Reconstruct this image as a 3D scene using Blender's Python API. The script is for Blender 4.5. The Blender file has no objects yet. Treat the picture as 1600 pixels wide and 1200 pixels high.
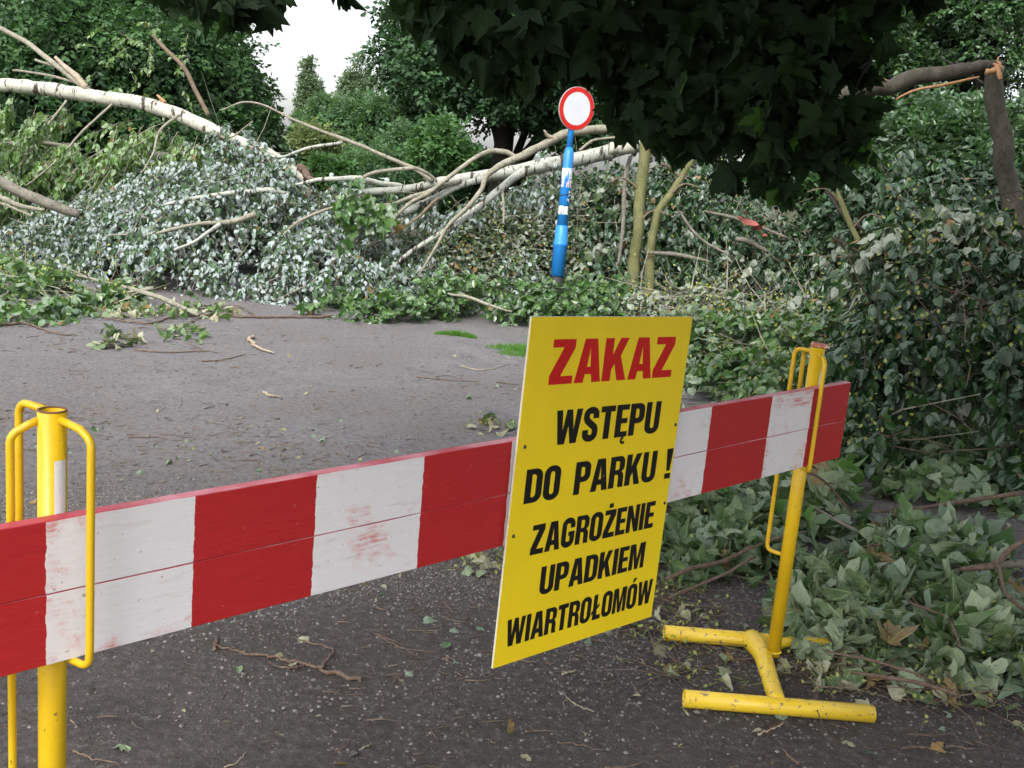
import bpy, math, random
import numpy as np
from mathutils import Vector
from mathutils.geometry import tessellate_polygon

S = bpy.context.scene
COL = S.collection
R = math.radians
# ---------------------------------------------------------------- camera
CAM_H = 1.7
FPX = 1600.0                                   # focal length in pixels of a 1600 px wide picture
_dx, _dy = 82 - 800, 8700 - 600                # where the verticals meet
_rho = math.atan2(-_dx, _dy); _th = math.atan2(FPX, math.hypot(_dx, _dy))
CF = np.array([0, math.cos(_th), -math.sin(_th)])
_U0 = np.array([0, math.sin(_th), math.cos(_th)]); _R0 = np.array([1.0, 0, 0])
CR = math.cos(_rho) * _R0 + math.sin(_rho) * _U0
CU = -math.sin(_rho) * _R0 + math.cos(_rho) * _U0
CC = np.array([0, 0, CAM_H])
cam_d = bpy.data.cameras.new('camera'); cam = bpy.data.objects.new('camera', cam_d); COL.objects.link(cam)
cam_d.sensor_width = 36; cam_d.lens = 36; cam_d.clip_start = 0.05; cam_d.clip_end = 1500
from mathutils import Matrix
m = Matrix.Identity(4)
for i in range(3):
    m[i][0] = CR[i]; m[i][1] = CU[i]; m[i][2] = -CF[i]; m[i][3] = CC[i]
cam.matrix_world = m
S.camera = cam
# ---------------------------------------------------------------- world, sun, exposure
SUN_EL, SUN_AZ = 50, 200                       # degrees; the sun stands behind and left of the camera, behind cloud
W = bpy.data.worlds.new('World'); S.world = W; W.use_nodes = True
wn = W.node_tree; wn.nodes.clear()
sky = wn.nodes.new('ShaderNodeTexSky'); sky.sky_type = 'NISHITA'; sky.sun_disc = False
sky.sun_elevation = R(SUN_EL); sky.sun_rotation = R(SUN_AZ); sky.dust_density = 4; sky.air_density = 1.0
hs = wn.nodes.new('ShaderNodeHueSaturation'); hs.inputs['Saturation'].default_value = 0.24; hs.inputs['Value'].default_value = 2.15
bg = wn.nodes.new('ShaderNodeBackground'); bg.inputs['Strength'].default_value = 0.12
wo = wn.nodes.new('ShaderNodeOutputWorld')
wn.links.new(sky.outputs[0], hs.inputs['Color']); wn.links.new(hs.outputs[0], bg.inputs['Color']); wn.links.new(bg.outputs[0], wo.inputs['Surface'])
sl = bpy.data.lights.new('sun', 'SUN'); sl.energy = 1.2; sl.angle = R(22); sl.color = (1, 0.96, 0.9)
sun = bpy.data.objects.new('sun', sl); COL.objects.link(sun)
_a, _e = R(SUN_AZ), R(SUN_EL)
_sd = Vector((math.sin(_a) * math.cos(_e), math.cos(_a) * math.cos(_e), math.sin(_e)))
sun.rotation_euler = _sd.to_track_quat('Z', 'Y').to_euler()
S.view_settings.view_transform = 'Standard'; S.view_settings.look = 'None'
S.view_settings.gamma = 1; S.view_settings.use_curve_mapping = False
S.view_settings.exposure = 0.68
S.cycles.max_bounces = 6; S.cycles.diffuse_bounces = 3; S.cycles.transmission_bounces = 3; S.cycles.glossy_bounces = 2

# ---------------------------------------------------------------- pixel -> place
def ray(u, v): return CR * (u - 800) / FPX - CU * (v - 600) / FPX + CF
def P(u, v, d): return CC + ray(u, v) * d                      # d = distance along the view axis
def G(u, v, z=0.0):
    r = ray(u, v); return CC + r * ((z - CC[2]) / r[2])
def on_plane(u, v, p0, n):
    r = ray(u, v); return CC + r * (((p0 - CC) @ n) / (r @ n))
def unit(a): return a / np.maximum(np.linalg.norm(a, axis=-1, keepdims=True), 1e-9)

# ---------------------------------------------------------------- materials
def mat(name):
    x = bpy.data.materials.new(name); x.use_nodes = True; nt = x.node_tree; nt.nodes.clear()
    o = nt.nodes.new('ShaderNodeOutputMaterial'); return x, nt, o
def N(nt, typ, **kw):
    n = nt.nodes.new(typ)
    for k, v in kw.items():
        if k.startswith('i_'):
            key = k[2:].replace('_', ' ')
            n.inputs[key].default_value = v
        else: setattr(n, k, v)
    return n
def rgba(c): return (c[0], c[1], c[2], 1)
def noise(nt, scale, detail=4, rough=0.55, vec=None, dist=0):
    n = N(nt, 'ShaderNodeTexNoise'); n.inputs['Scale'].default_value = scale; n.inputs['Detail'].default_value = detail
    n.inputs['Roughness'].default_value = rough; n.inputs['Distortion'].default_value = dist
    if vec is not None: nt.links.new(vec, n.inputs['Vector'])
    return n.outputs['Fac']
def ramp(nt, fac, stops, interp='LINEAR'):
    r = N(nt, 'ShaderNodeValToRGB'); r.color_ramp.interpolation = interp
    e = r.color_ramp.elements
    while len(e) < len(stops): e.new(0.5)
    for i, (p, c) in enumerate(stops):
        e[i].position = p; e[i].color = rgba(c) if not isinstance(c, float) else (c, c, c, 1)
    nt.links.new(fac, r.inputs['Fac']); return r.outputs['Color']
def mixc(nt, fac, a, b, blend='MIX'):
    x = N(nt, 'ShaderNodeMix', data_type='RGBA', blend_type=blend)
    for s, v in ((0, fac), (6, a), (7, b)):
        if hasattr(v, 'links') or isinstance(v, bpy.types.NodeSocket): nt.links.new(v, x.inputs[s])
        else: x.inputs[s].default_value = v if s == 0 else rgba(v)
    return x.outputs[2]
def math_(nt, op, a, b=0.5, clamp=False):
    x = N(nt, 'ShaderNodeMath', operation=op, use_clamp=clamp)
    for s, v in ((0, a), (1, b)):
        if isinstance(v, bpy.types.NodeSocket): nt.links.new(v, x.inputs[s])
        else: x.inputs[s].default_value = v
    return x.outputs[0]
def bsdf(nt, o, color, rough=0.6, spec=0.4, bump=None, bstr=0.3, bdist=0.01, metal=0.0):
    b = N(nt, 'ShaderNodeBsdfPrincipled'); b.inputs['Specular IOR Level'].default_value = spec
    b.inputs['Metallic'].default_value = metal
    if isinstance(color, bpy.types.NodeSocket): nt.links.new(color, b.inputs['Base Color'])
    else: b.inputs['Base Color'].default_value = rgba(color)
    if isinstance(rough, bpy.types.NodeSocket): nt.links.new(rough, b.inputs['Roughness'])
    else: b.inputs['Roughness'].default_value = rough
    if bump is not None:
        bp = N(nt, 'ShaderNodeBump'); bp.inputs['Strength'].default_value = bstr; bp.inputs['Distance'].default_value = bdist
        nt.links.new(bump, bp.inputs['Height']); nt.links.new(bp.outputs[0], b.inputs['Normal'])
    nt.links.new(b.outputs[0], o.inputs['Surface']); return b

def leaf_mat(name, top, top2, under, trans=0.3, rough=0.5, brown=0.03, veins=False, spec=0.3):
    """upper face varies between top and top2, lower face is `under`; attribute tint per leaf."""
    x, nt, o = mat(name)
    at = N(nt, 'ShaderNodeAttribute', attribute_name='tint'); oi = N(nt, 'ShaderNodeObjectInfo')
    t = math_(nt, 'FRACT', math_(nt, 'ADD', at.outputs['Fac'], oi.outputs['Random']))
    col = mixc(nt, t, top, top2)
    t2 = math_(nt, 'FRACT', math_(nt, 'MULTIPLY', t, 7.31))
    und = mixc(nt, math_(nt, 'MULTIPLY', t2, 0.45), under, top)
    ge = N(nt, 'ShaderNodeNewGeometry')
    c = mixc(nt, ge.outputs['Backfacing'], col, und)
    if brown:
        t3 = math_(nt, 'FRACT', math_(nt, 'MULTIPLY', t, 23.7))
        c = mixc(nt, math_(nt, 'GREATER_THAN', t3, 1 - brown), c, (0.20, 0.13, 0.05))
    b = N(nt, 'ShaderNodeBsdfPrincipled'); b.inputs['Roughness'].default_value = rough; b.inputs['Specular IOR Level'].default_value = spec
    if veins:                                                   # ribs fan out of the stalk; blotches of wilting
        tc = N(nt, 'ShaderNodeTexCoord').outputs['Object']; sp = N(nt, 'ShaderNodeSeparateXYZ'); nt.links.new(tc, sp.inputs[0])
        an = math_(nt, 'ARCTAN2', math_(nt, 'ABSOLUTE', sp.outputs['X']), sp.outputs['Y']); rad = math_(nt, 'SQRT', math_(nt, 'ADD', math_(nt, 'MULTIPLY', sp.outputs['X'], sp.outputs['X']), math_(nt, 'MULTIPLY', sp.outputs['Y'], sp.outputs['Y'])))
        v = None
        for a0 in (0.0, 0.68, 1.32):
            d_ = math_(nt, 'MULTIPLY', math_(nt, 'ABSOLUTE', math_(nt, 'SUBTRACT', an, a0)), rad); w_ = math_(nt, 'LESS_THAN', d_, 0.017); v = w_ if v is None else math_(nt, 'MAXIMUM', v, w_)
        c = mixc(nt, math_(nt, 'MULTIPLY', v, 0.5), c, (under[0] * 1.3, under[1] * 1.35, under[2] * 0.9))
        bl = noise(nt, 3.2, 5, 0.65, tc); c = mixc(nt, ramp(nt, bl, [(0.42, 0.0), (0.72, 0.55)]), c, (0.17, 0.165, 0.10))
        bp = N(nt, 'ShaderNodeBump'); bp.inputs['Strength'].default_value = 0.4; bp.inputs['Distance'].default_value = 0.03; nt.links.new(math_(nt, 'ADD', bl, math_(nt, 'MULTIPLY', v, 0.3)), bp.inputs['Height']); nt.links.new(bp.outputs[0], b.inputs['Normal'])
    nt.links.new(c, b.inputs['Base Color'])
    tr = N(nt, 'ShaderNodeBsdfTranslucent')
    tc = mixc(nt, 0.6, col, (top2[0] * 1.5, top2[1] * 1.7, top2[2] * 0.5)); nt.links.new(tc, tr.inputs['Color'])
    mx = N(nt, 'ShaderNodeMixShader'); mx.inputs[0].default_value = trans
    nt.links.new(b.outputs[0], mx.inputs[1]); nt.links.new(tr.outputs[0], mx.inputs[2]); nt.links.new(mx.outputs[0], o.inputs['Surface'])
    return x

def bark_mat(name, c1, c2, scale=6, dark=None, stretch=(1, 1, 1), bands=False):
    x, nt, o = mat(name)
    tc = N(nt, 'ShaderNodeTexCoord'); mp = N(nt, 'ShaderNodeMapping'); mp.inputs['Scale'].default_value = stretch
    nt.links.new(tc.outputs['Object'], mp.inputs['Vector'])
    n1 = noise(nt, scale, 6, 0.65, mp.outputs[0]); n2 = noise(nt, scale * 5, 4, 0.7, mp.outputs[0])
    c = ramp(nt, n1, [(0.3, c1), (0.7, c2)])
    if dark is not None:
        c = mixc(nt, ramp(nt, n2, [(0.56, 0.0), (0.64, 1.0)]), c, dark)
    if bands:                                                   # short dark scars across a pale stem
        m2 = N(nt, 'ShaderNodeMapping'); m2.inputs['Scale'].default_value = (9, 2.2, 2.2); nt.links.new(tc.outputs['Object'], m2.inputs['Vector'])
        n3 = noise(nt, 1.6, 3, 0.6, m2.outputs[0])
        c = mixc(nt, ramp(nt, n3, [(0.57, 0.0), (0.61, 1.0)]), c, (0.06, 0.05, 0.04))
    bsdf(nt, o, c, 0.8, 0.2, n2, 0.5, 0.01); return x

M = {}
# living crowns
M['crown_dark'] = leaf_mat('dark_tree_leaf', (0.030, 0.075, 0.030), (0.055, 0.125, 0.035), (0.07, 0.12, 0.065), 0.22, 0.55, 0)
M['crown_right'] = leaf_mat('right_tree_leaf', (0.026, 0.062, 0.028), (0.045, 0.105, 0.032), (0.06, 0.11, 0.06), 0.2, 0.55, 0)
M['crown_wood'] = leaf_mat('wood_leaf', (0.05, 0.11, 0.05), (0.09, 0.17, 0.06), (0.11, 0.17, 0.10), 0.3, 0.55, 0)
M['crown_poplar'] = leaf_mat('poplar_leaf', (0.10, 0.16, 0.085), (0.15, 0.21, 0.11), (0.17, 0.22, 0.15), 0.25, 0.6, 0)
M['crown_yellow'] = leaf_mat('willow_leaf', (0.12, 0.165, 0.06), (0.18, 0.22, 0.09), (0.16, 0.20, 0.11), 0.3, 0.6, 0)
M['crown_shrub'] = leaf_mat('shrub_leaf', (0.045, 0.115, 0.035), (0.08, 0.17, 0.05), (0.08, 0.15, 0.07), 0.3, 0.5, 0)
M['crown_back'] = leaf_mat('back_tree_leaf', (0.028, 0.074, 0.024), (0.058, 0.125, 0.035), (0.10, 0.15, 0.10), 0.22, 0.35, 0, False, 0.6)
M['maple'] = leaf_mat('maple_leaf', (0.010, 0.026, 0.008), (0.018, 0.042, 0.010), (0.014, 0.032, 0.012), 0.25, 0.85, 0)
# fallen foliage
M['silver'] = leaf_mat('silver_poplar_leaf', (0.05, 0.095, 0.045), (0.09, 0.15, 0.075), (0.35, 0.41, 0.405), 0.12, 0.5, 0.01)
M['silver_dull'] = leaf_mat('dull_silver_leaf', (0.05, 0.09, 0.045), (0.09, 0.14, 0.06), (0.30, 0.33, 0.27), 0.12, 0.5, 0.05)
M['birch_green'] = leaf_mat('hanging_green_leaf', (0.08, 0.16, 0.04), (0.15, 0.25, 0.07), (0.27, 0.36, 0.21), 0.25, 0.5, 0.01)
M['lime'] = leaf_mat('lime_leaf', (0.010, 0.034, 0.011), (0.034, 0.086, 0.020), (0.085, 0.135, 0.090), 0.12, 0.33, 0.008, False, 0.5)
M['lime_bright'] = leaf_mat('fresh_lime_leaf', (0.05, 0.12, 0.035), (0.10, 0.19, 0.05), (0.20, 0.27, 0.18), 0.25, 0.32, 0.01, False, 0.6)
M['wilted'] = leaf_mat('wilted_maple_leaf', (0.045, 0.10, 0.045), (0.09, 0.16, 0.07), (0.20, 0.255, 0.19), 0.14, 0.55, 0.03)
M['dry'] = leaf_mat('dry_leaf', (0.20, 0.20, 0.13), (0.30, 0.28, 0.17), (0.33, 0.33, 0.24), 0.1, 0.7, 0.2)
M['maple_lit'] = leaf_mat('lit_maple_leaf', (0.05, 0.13, 0.025), (0.08, 0.19, 0.03), (0.07, 0.16, 0.035), 0.45, 0.6, 0)  # same maple leaf, light coming through it painted as a brighter green
M['grass'] = leaf_mat('grass_blade', (0.07, 0.20, 0.03), (0.13, 0.30, 0.05), (0.10, 0.22, 0.04), 0.3, 0.5, 0.0)
M['flower'] = leaf_mat('seed_wing', (0.25, 0.30, 0.08), (0.36, 0.36, 0.12), (0.3, 0.33, 0.12), 0.25, 0.6, 0.05)
for k_, a_ in (('wilted', ((0.038, 0.085, 0.030), (0.10, 0.165, 0.065), (0.27, 0.34, 0.22), 0.12, 0.42, 0.02, True, 0.5)), ('lime', ((0.04, 0.10, 0.03), (0.08, 0.16, 0.05), (0.20, 0.28, 0.20), 0.2, 0.36, 0.0, True, 0.6)),
              ('lime_bright', ((0.06, 0.15, 0.04), (0.11, 0.22, 0.06), (0.20, 0.28, 0.17), 0.25, 0.45, 0.0, True)), ('dry', ((0.22, 0.22, 0.15), (0.32, 0.30, 0.20), (0.36, 0.36, 0.27), 0.08, 0.7, 0.15, True))):
    M['near_' + k_] = leaf_mat('near_' + k_ + '_leaf', *a_)
# wood
M['bark_white'] = bark_mat('white_bark', (0.36, 0.36, 0.29), (0.52, 0.51, 0.43), 5, (0.16, 0.14, 0.11), (1, 1, 1), True)
M['bark_silver'] = bark_mat('silver_bark', (0.27, 0.29, 0.25), (0.42, 0.43, 0.38), 5, (0.15, 0.14, 0.11), (1, 1, 1), True)
M['bark_limb'] = bark_mat('pale_limb_bark', (0.17, 0.16, 0.12), (0.31, 0.295, 0.235), 9, (0.075, 0.065, 0.045))
M['bark_twig'] = bark_mat('twig_bark', (0.10, 0.075, 0.05), (0.20, 0.155, 0.11), 12)
M['bark_grey'] = bark_mat('grey_bark', (0.10, 0.095, 0.075), (0.20, 0.185, 0.15), 7, (0.05, 0.045, 0.035), (1, 1, 1))
M['bark_brown'] = bark_mat('rough_brown_bark', (0.052, 0.047, 0.036), (0.120, 0.108, 0.086), 12, (0.035, 0.03, 0.023), (1, 1, 0.5))
M['bark_dark'] = bark_mat('dark_bark', (0.018, 0.016, 0.012), (0.042, 0.036, 0.028), 9, (0.02, 0.018, 0.014))
M['bark_moss'] = bark_mat('mossy_bark', (0.085, 0.095, 0.035), (0.16, 0.155, 0.07), 8, (0.07, 0.07, 0.035))
M['splinter'] = bark_mat('torn_wood', (0.34, 0.17, 0.08), (0.52, 0.31, 0.17), 14, None, (1, 1, 0.2))
M['stick'] = bark_mat('stick_bark', (0.09, 0.06, 0.045), (0.19, 0.14, 0.105), 25, (0.05, 0.035, 0.03))
M['stick_pale'] = bark_mat('pale_stick', (0.26, 0.21, 0.15), (0.40, 0.34, 0.26), 18, (0.12, 0.08, 0.05))

# ---------------------------------------------------------------- geometry accumulator
class Geo:
    def __init__(s): s.V = []; s.L = []; s.T = []; s.A = []; s.n = 0
    def add(s, V, faces_flat, totals, tint=None):
        V = np.asarray(V, float).reshape(-1, 3)
        s.V.append(V); s.L.append(np.asarray(faces_flat, np.int64).ravel() + s.n); s.T.append(np.asarray(totals, np.int64).ravel())
        s.A.append(np.full(len(V), 0.0) if tint is None else np.asarray(tint, float)); s.n += len(V)
    def faces(s, V, F): s.add(V, [i for f in F for i in f], [len(f) for f in F])
    def mesh(s, name, material, smooth=False):
        me = bpy.data.meshes.new(name)
        if s.n:
            V = np.concatenate(s.V); L = np.concatenate(s.L); T = np.concatenate(s.T); A = np.concatenate(s.A)
            me.vertices.add(len(V)); me.vertices.foreach_set('co', V.astype(np.float32).ravel())
            me.loops.add(len(L)); me.loops.foreach_set('vertex_index', L.astype(np.int32))
            me.polygons.add(len(T)); st = np.concatenate(([0], np.cumsum(T)[:-1])).astype(np.int32)
            me.polygons.foreach_set('loop_start', st)
            me.polygons.foreach_set('use_smooth', np.full(len(T), bool(smooth)))
            a = me.attributes.new('tint', 'FLOAT', 'POINT'); a.data.foreach_set('value', A.astype(np.float32))
            me.update(calc_edges=True)
        me.materials.append(material); return me
    def build(s, name, material, parent=None, smooth=False, **tags):
        o = bpy.data.objects.new(name, s.mesh(name, material, smooth)); COL.objects.link(o)
        if parent is not None: o.parent = parent
        for k, v in tags.items(): o[k] = v
        return o
    def merge(s, g):
        for V, L, T, A in zip(g.V, g.L, g.T, g.A):
            s.V.append(V); s.T.append(T); s.A.append(A); s.L.append(L)    # only used before offsets matter
def root(name, label, cat, loc=(0, 0, 0), group=None):
    o = bpy.data.objects.new(name, None); COL.objects.link(o); o.location = loc; o.empty_display_size = 0.2
    o['label'] = label; o['category'] = cat
    if group: o['group'] = group
    return o
def hang(o, parent):                                            # world-space mesh under a moved Empty
    o.parent = parent; o.matrix_parent_inverse = Matrix.Translation(-Vector(parent.location)); return o

def smooth_line(pts, n):
    """Catmull-Rom through rows of (x, y, z, r)."""
    p = np.asarray(pts, float)
    if len(p) < 3:
        t = np.linspace(0, 1, n)[:, None]; return p[0] * (1 - t) + p[-1] * t
    q = np.vstack([2 * p[0] - p[1], p, 2 * p[-1] - p[-2]]); out = []
    for t in np.linspace(0, len(p) - 1 - 1e-6, n):
        i = int(t); f = t - i; a, b, c, d = q[i], q[i + 1], q[i + 2], q[i + 3]
        out.append(0.5 * (2 * b + (c - a) * f + (2 * a - 5 * b + 4 * c - d) * f * f + (3 * b - a - 3 * c + d) * f ** 3))
    return np.array(out)
def tube(g, pts, radii, sides=8, cap=True, wob=0.0, rng=None, ribs=0.0):
    p = np.asarray(pts, float); r = np.asarray(radii, float); n = len(p)
    t = np.gradient(p, axis=0); t = unit(t)
    ref = np.array([0, 0, 1.0]) if abs(t[0][2]) < 0.9 else np.array([1.0, 0, 0])
    x = unit(np.cross(t[0], ref)); V = []
    for i in range(n):
        x = unit(x - (x @ t[i]) * t[i]); y = np.cross(t[i], x)
        a = np.linspace(0, 2 * np.pi, sides, endpoint=False)
        rr = r[i] * (1 + (wob * rng.standard_normal(sides) if wob and rng is not None else 0))
        if ribs: rr = rr * (1 + ribs * (i % 2))
        V.append(p[i] + np.outer(np.cos(a) * rr, x) + np.outer(np.sin(a) * rr, y))
    V = np.concatenate(V); F = []
    for i in range(n - 1):
        for k in range(sides):
            k2 = (k + 1) % sides; F.append((i * sides + k, i * sides + k2, (i + 1) * sides + k2, (i + 1) * sides + k))
    if cap: F.append(tuple(range(sides - 1, -1, -1))); F.append(tuple((n - 1) * sides + k for k in range(sides)))
    g.faces(V, F)
def limb(name, pix, material, parent=None, seed=0, sides=10, bumps=0.05, n=None, **tags):
    """a branch through rows of (u, v, depth, width in px): real points at real distances."""
    rng = np.random.default_rng(seed + 17)
    q = [list(P(u, v, d)) + [w * 0.5 * d / FPX] for u, v, d, w in pix]
    n = n or max(8, len(pix) * 5); c = smooth_line(q, n)
    c = smooth_line(q, max(n, 16)); n = len(c); m_ = max(4, n // 4)
    wob = np.stack([np.interp(np.linspace(0, 1, n), np.linspace(0, 1, m_), rng.standard_normal(m_)) for _ in range(3)], 1)
    c[1:-1, :3] += wob[1:-1] * (c[1:-1, 3:4] * 0.10 + 0.006)
    c[:, 3] = np.maximum(c[:, 3], 0.003) * (1 + bumps * 0.5 * rng.standard_normal(n))
    g = Geo(); tube(g, c[:, :3], c[:, 3], sides, True, 0.05, rng)
    return g.build(name, material, parent, True, **tags)

# ---------------------------------------------------------------- leaf templates: verts (+Y along the leaf, +Z its upper face), faces
def mirror_leaf(half, fold=0.15, curl=0.15, curlx=0.0):
    """half outline from stalk to tip, x >= 0."""
    h = np.array(half, float); k = len(h); inner = [i for i in range(k) if h[i][0] > 1e-6]
    V = [(x, y) for x, y in h] + [(-h[i][0], h[i][1]) for i in inner]
    idx = {}; j = k
    for i in inner: idx[i] = j; j += 1
    F = [tuple(range(k)), tuple(reversed([idx.get(i, i) for i in range(k)]))]
    V = np.array([(x, y, fold * abs(x) - curl * y * y + curlx * abs(x) ** 2) for x, y in V]); return V, F
T_OVAL = mirror_leaf([(0, 0), (0.30, 0.28), (0.26, 0.62), (0, 1)], 0.25, 0.2)
T_HEART = mirror_leaf([(0, 0.02), (0.26, -0.08), (0.47, 0.22), (0.36, 0.62), (0, 1.0)], 0.18, 0.25)
MAPLE_HALF = [(0, 0), (0.16, -0.10), (0.42, -0.12), (0.36, 0.06), (0.62, 0.14), (0.80, 0.40), (0.60, 0.42), (0.52, 0.54), (0.34, 0.46), (0.33, 0.66), (0.20, 0.76), (0, 1.05)]
T_MAPLE = [mirror_leaf(MAPLE_HALF, f, c, cx) for f, c, cx in ((0.12, 0.15, -0.2), (0.35, 0.3, 0.1), (-0.25, 0.35, -0.3), (0.6, 0.2, 0.4), (0.15, 0.7, -0.6), (0.9, 0.5, -0.3))]
T_BIGH = [mirror_leaf([(0, 0.0), (0.2, -0.10), (0.42, 0.02), (0.49, 0.28), (0.38, 0.6), (0.16, 0.86), (0, 1.02)], f, c, cx) for f, c, cx in ((0.15, 0.2, 0), (0.4, 0.4, -0.3), (-0.2, 0.5, -0.3), (0.8, 0.3, 0.3))]
def fine_leaf(half, seed, fold, curl, curlx, wav):
    rg = np.random.default_rng(seed); h = [np.array(q, float) for q in half]; out = [h[0]]
    pts = h + [np.array([-q[0], q[1]]) for q in h[-2:0:-1]]; n = len(pts); c = np.array([0, 0.36]); pts = np.array(pts) * (1 + 0.05 * rg.standard_normal((n, 1)))
    V2 = np.concatenate([pts, c + (pts - c) * 0.62, c + (pts - c) * 0.28, [c]]); ph = rg.uniform(0, 6.28, 3)
    x, y = V2[:, 0], V2[:, 1]; rr = np.hypot(x, y - 0.36); an = np.arctan2(x, y - 0.36)
    z = fold * np.abs(x) - curl * (y - 0.2) ** 2 + curlx * x * x + wav * rr * np.sin(3 * an + ph[0]) + wav * 0.7 * rr * np.sin(7 * an + ph[1])
    V = np.stack([x * (1 - 0.25 * abs(curlx)), y * (1 - 0.15 * abs(curl)), z], 1); F = []
    for r_ in range(2):
        for k in range(n): F.append((r_ * n + k, r_ * n + (k + 1) % n, (r_ + 1) * n + (k + 1) % n, (r_ + 1) * n + k))
    for k in range(n): F.append((2 * n + k, 2 * n + (k + 1) % n, 3 * n))
    F = [tuple(reversed(f)) for f in F]; return V, F
def spray(n, seed, leaf=T_OVAL, spread=1.0, size=0.34):
    """a small twig end: n leaves along a unit stalk, one template."""
    rng = np.random.default_rng(seed); V = []; F = []; o = 0
    for i in range(n):
        y = (i + 0.5) / n; s = (-1) ** i
        a = unit(np.array([s * spread * rng.uniform(0.5, 1.2), rng.uniform(0.3, 1.0), rng.normal(0, 0.35)])); z = unit(np.array([rng.normal(0, 0.45), rng.normal(0, 0.45), 1.0]))
        x = unit(np.cross(a, z)); z = np.cross(x, a); L = leaf[0] * size * rng.uniform(0.8, 1.2)
        V.append(np.array([rng.normal(0, 0.1), y * 0.85, -0.15 * y * y + rng.normal(0, 0.06)]) + L[:, :1] * x + L[:, 1:2] * a + L[:, 2:3] * z)
        F += [tuple(k + o for k in f) for f in leaf[1]]; o += len(L)
    return np.concatenate(V), F
HEART_HALF = [(0, 0.04), (0.10, -0.05), (0.26, -0.08), (0.42, 0.04), (0.48, 0.24), (0.43, 0.46), (0.30, 0.70), (0.13, 0.90), (0, 1.05)]
CURLS = ((0.10, 0.15, -0.2, 0.06), (0.35, 0.3, 0.1, 0.10), (-0.25, 0.45, -0.4, 0.10), (0.7, 0.3, 0.5, 0.12), (0.15, 0.8, -0.7, 0.12), (1.0, 0.6, -0.3, 0.15))
F_MAPLE = [fine_leaf(MAPLE_HALF, 60 + i, *q) for i, q in enumerate(CURLS)]
F_HEART = [fine_leaf(HEART_HALF, 70 + i, *q) for i, q in enumerate(CURLS)]
T_DIAMOND = (np.array([(0, 0, 0), (0.34, 0.45, 0.07), (0, 1, -0.1), (-0.34, 0.45, 0.07)]), [(0, 1, 2, 3)])
SPRAY6 = [spray(7, i, T_DIAMOND, 1.0, 0.36) for i in range(4)]
SPRAY_OV = [spray(5, i + 20, T_OVAL, 1.0, 0.40) for i in range(4)]

def frames(axis, nrm):
    a = unit(axis); z = unit(nrm - (nrm * a).sum(-1, keepdims=True) * a); x = np.cross(a, z); return x, a, z
def scatter(g, tpl, pos, axis, nrm, size, rng):
    """one template placed at every pos; tint random per leaf."""
    V, F = tpl; n = len(pos)
    if n == 0: return
    x, a, z = frames(axis, nrm); s = np.asarray(size).reshape(-1, 1) * np.ones((n, 1))
    W_ = pos[:, None, :] + s[:, :, None] * (V[None, :, 0:1] * x[:, None, :] + V[None, :, 1:2] * a[:, None, :] + V[None, :, 2:3] * z[:, None, :])
    flat = np.array([i for f in F for i in f]); tot = np.array([len(f) for f in F])
    L = (flat[None, :] + (np.arange(n) * len(V))[:, None]).ravel()
    g.add(W_.reshape(-1, 3), L, np.tile(tot, n), np.repeat(rng.random(n), len(V)))
def scatter_many(g, tpls, pos, axis, nrm, size, rng):
    w = rng.integers(0, len(tpls), len(pos)); size = np.asarray(size) * np.ones(len(pos))
    for k, t in enumerate(tpls):
        q = w == k; scatter(g, t, pos[q], axis[q], nrm[q], size[q], rng)
def wave(p, f, seed):
    r = np.random.default_rng(seed); s = 0
    for i in range(6):
        k = r.standard_normal(3) * f * (1 + 0.5 * i); s = s + np.sin(p @ k + r.uniform(0, 6.28)) / (1 + 0.4 * i)
    return s / 3
def tris(g, pts_a, pts_b, ra, rng):
    """many thin three-sided twigs from a to b (bent in the middle)."""
    n = len(pts_a); mid = (pts_a + pts_b) / 2; ax = unit(pts_b - pts_a)
    x = unit(np.cross(ax, rng.standard_normal((n, 3)))); y = np.cross(ax, x); ra = np.asarray(ra).reshape(-1, 1) * np.ones((n, 1))
    mid = mid + x * np.linalg.norm(pts_b - pts_a, axis=1, keepdims=True) * 0.06
    V = []
    for q, sc in ((pts_a, 1.0), (mid, 0.8), (pts_b, 0.35)):
        for k in range(3):
            t = 2 * np.pi * k / 3; V.append(q + ra * sc * (math.cos(t) * x + math.sin(t) * y))
    V = np.stack(V, 1); F = []
    for i in range(2):
        for k in range(3): F.append((i * 3 + k, i * 3 + (k + 1) % 3, i * 3 + 3 + (k + 1) % 3, i * 3 + 3 + k))
    flat = np.array(F).ravel(); L = (flat[None] + (np.arange(n) * 9)[:, None]).ravel()
    g.add(V.reshape(-1, 3), L, np.full(n * 6, 4))
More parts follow.
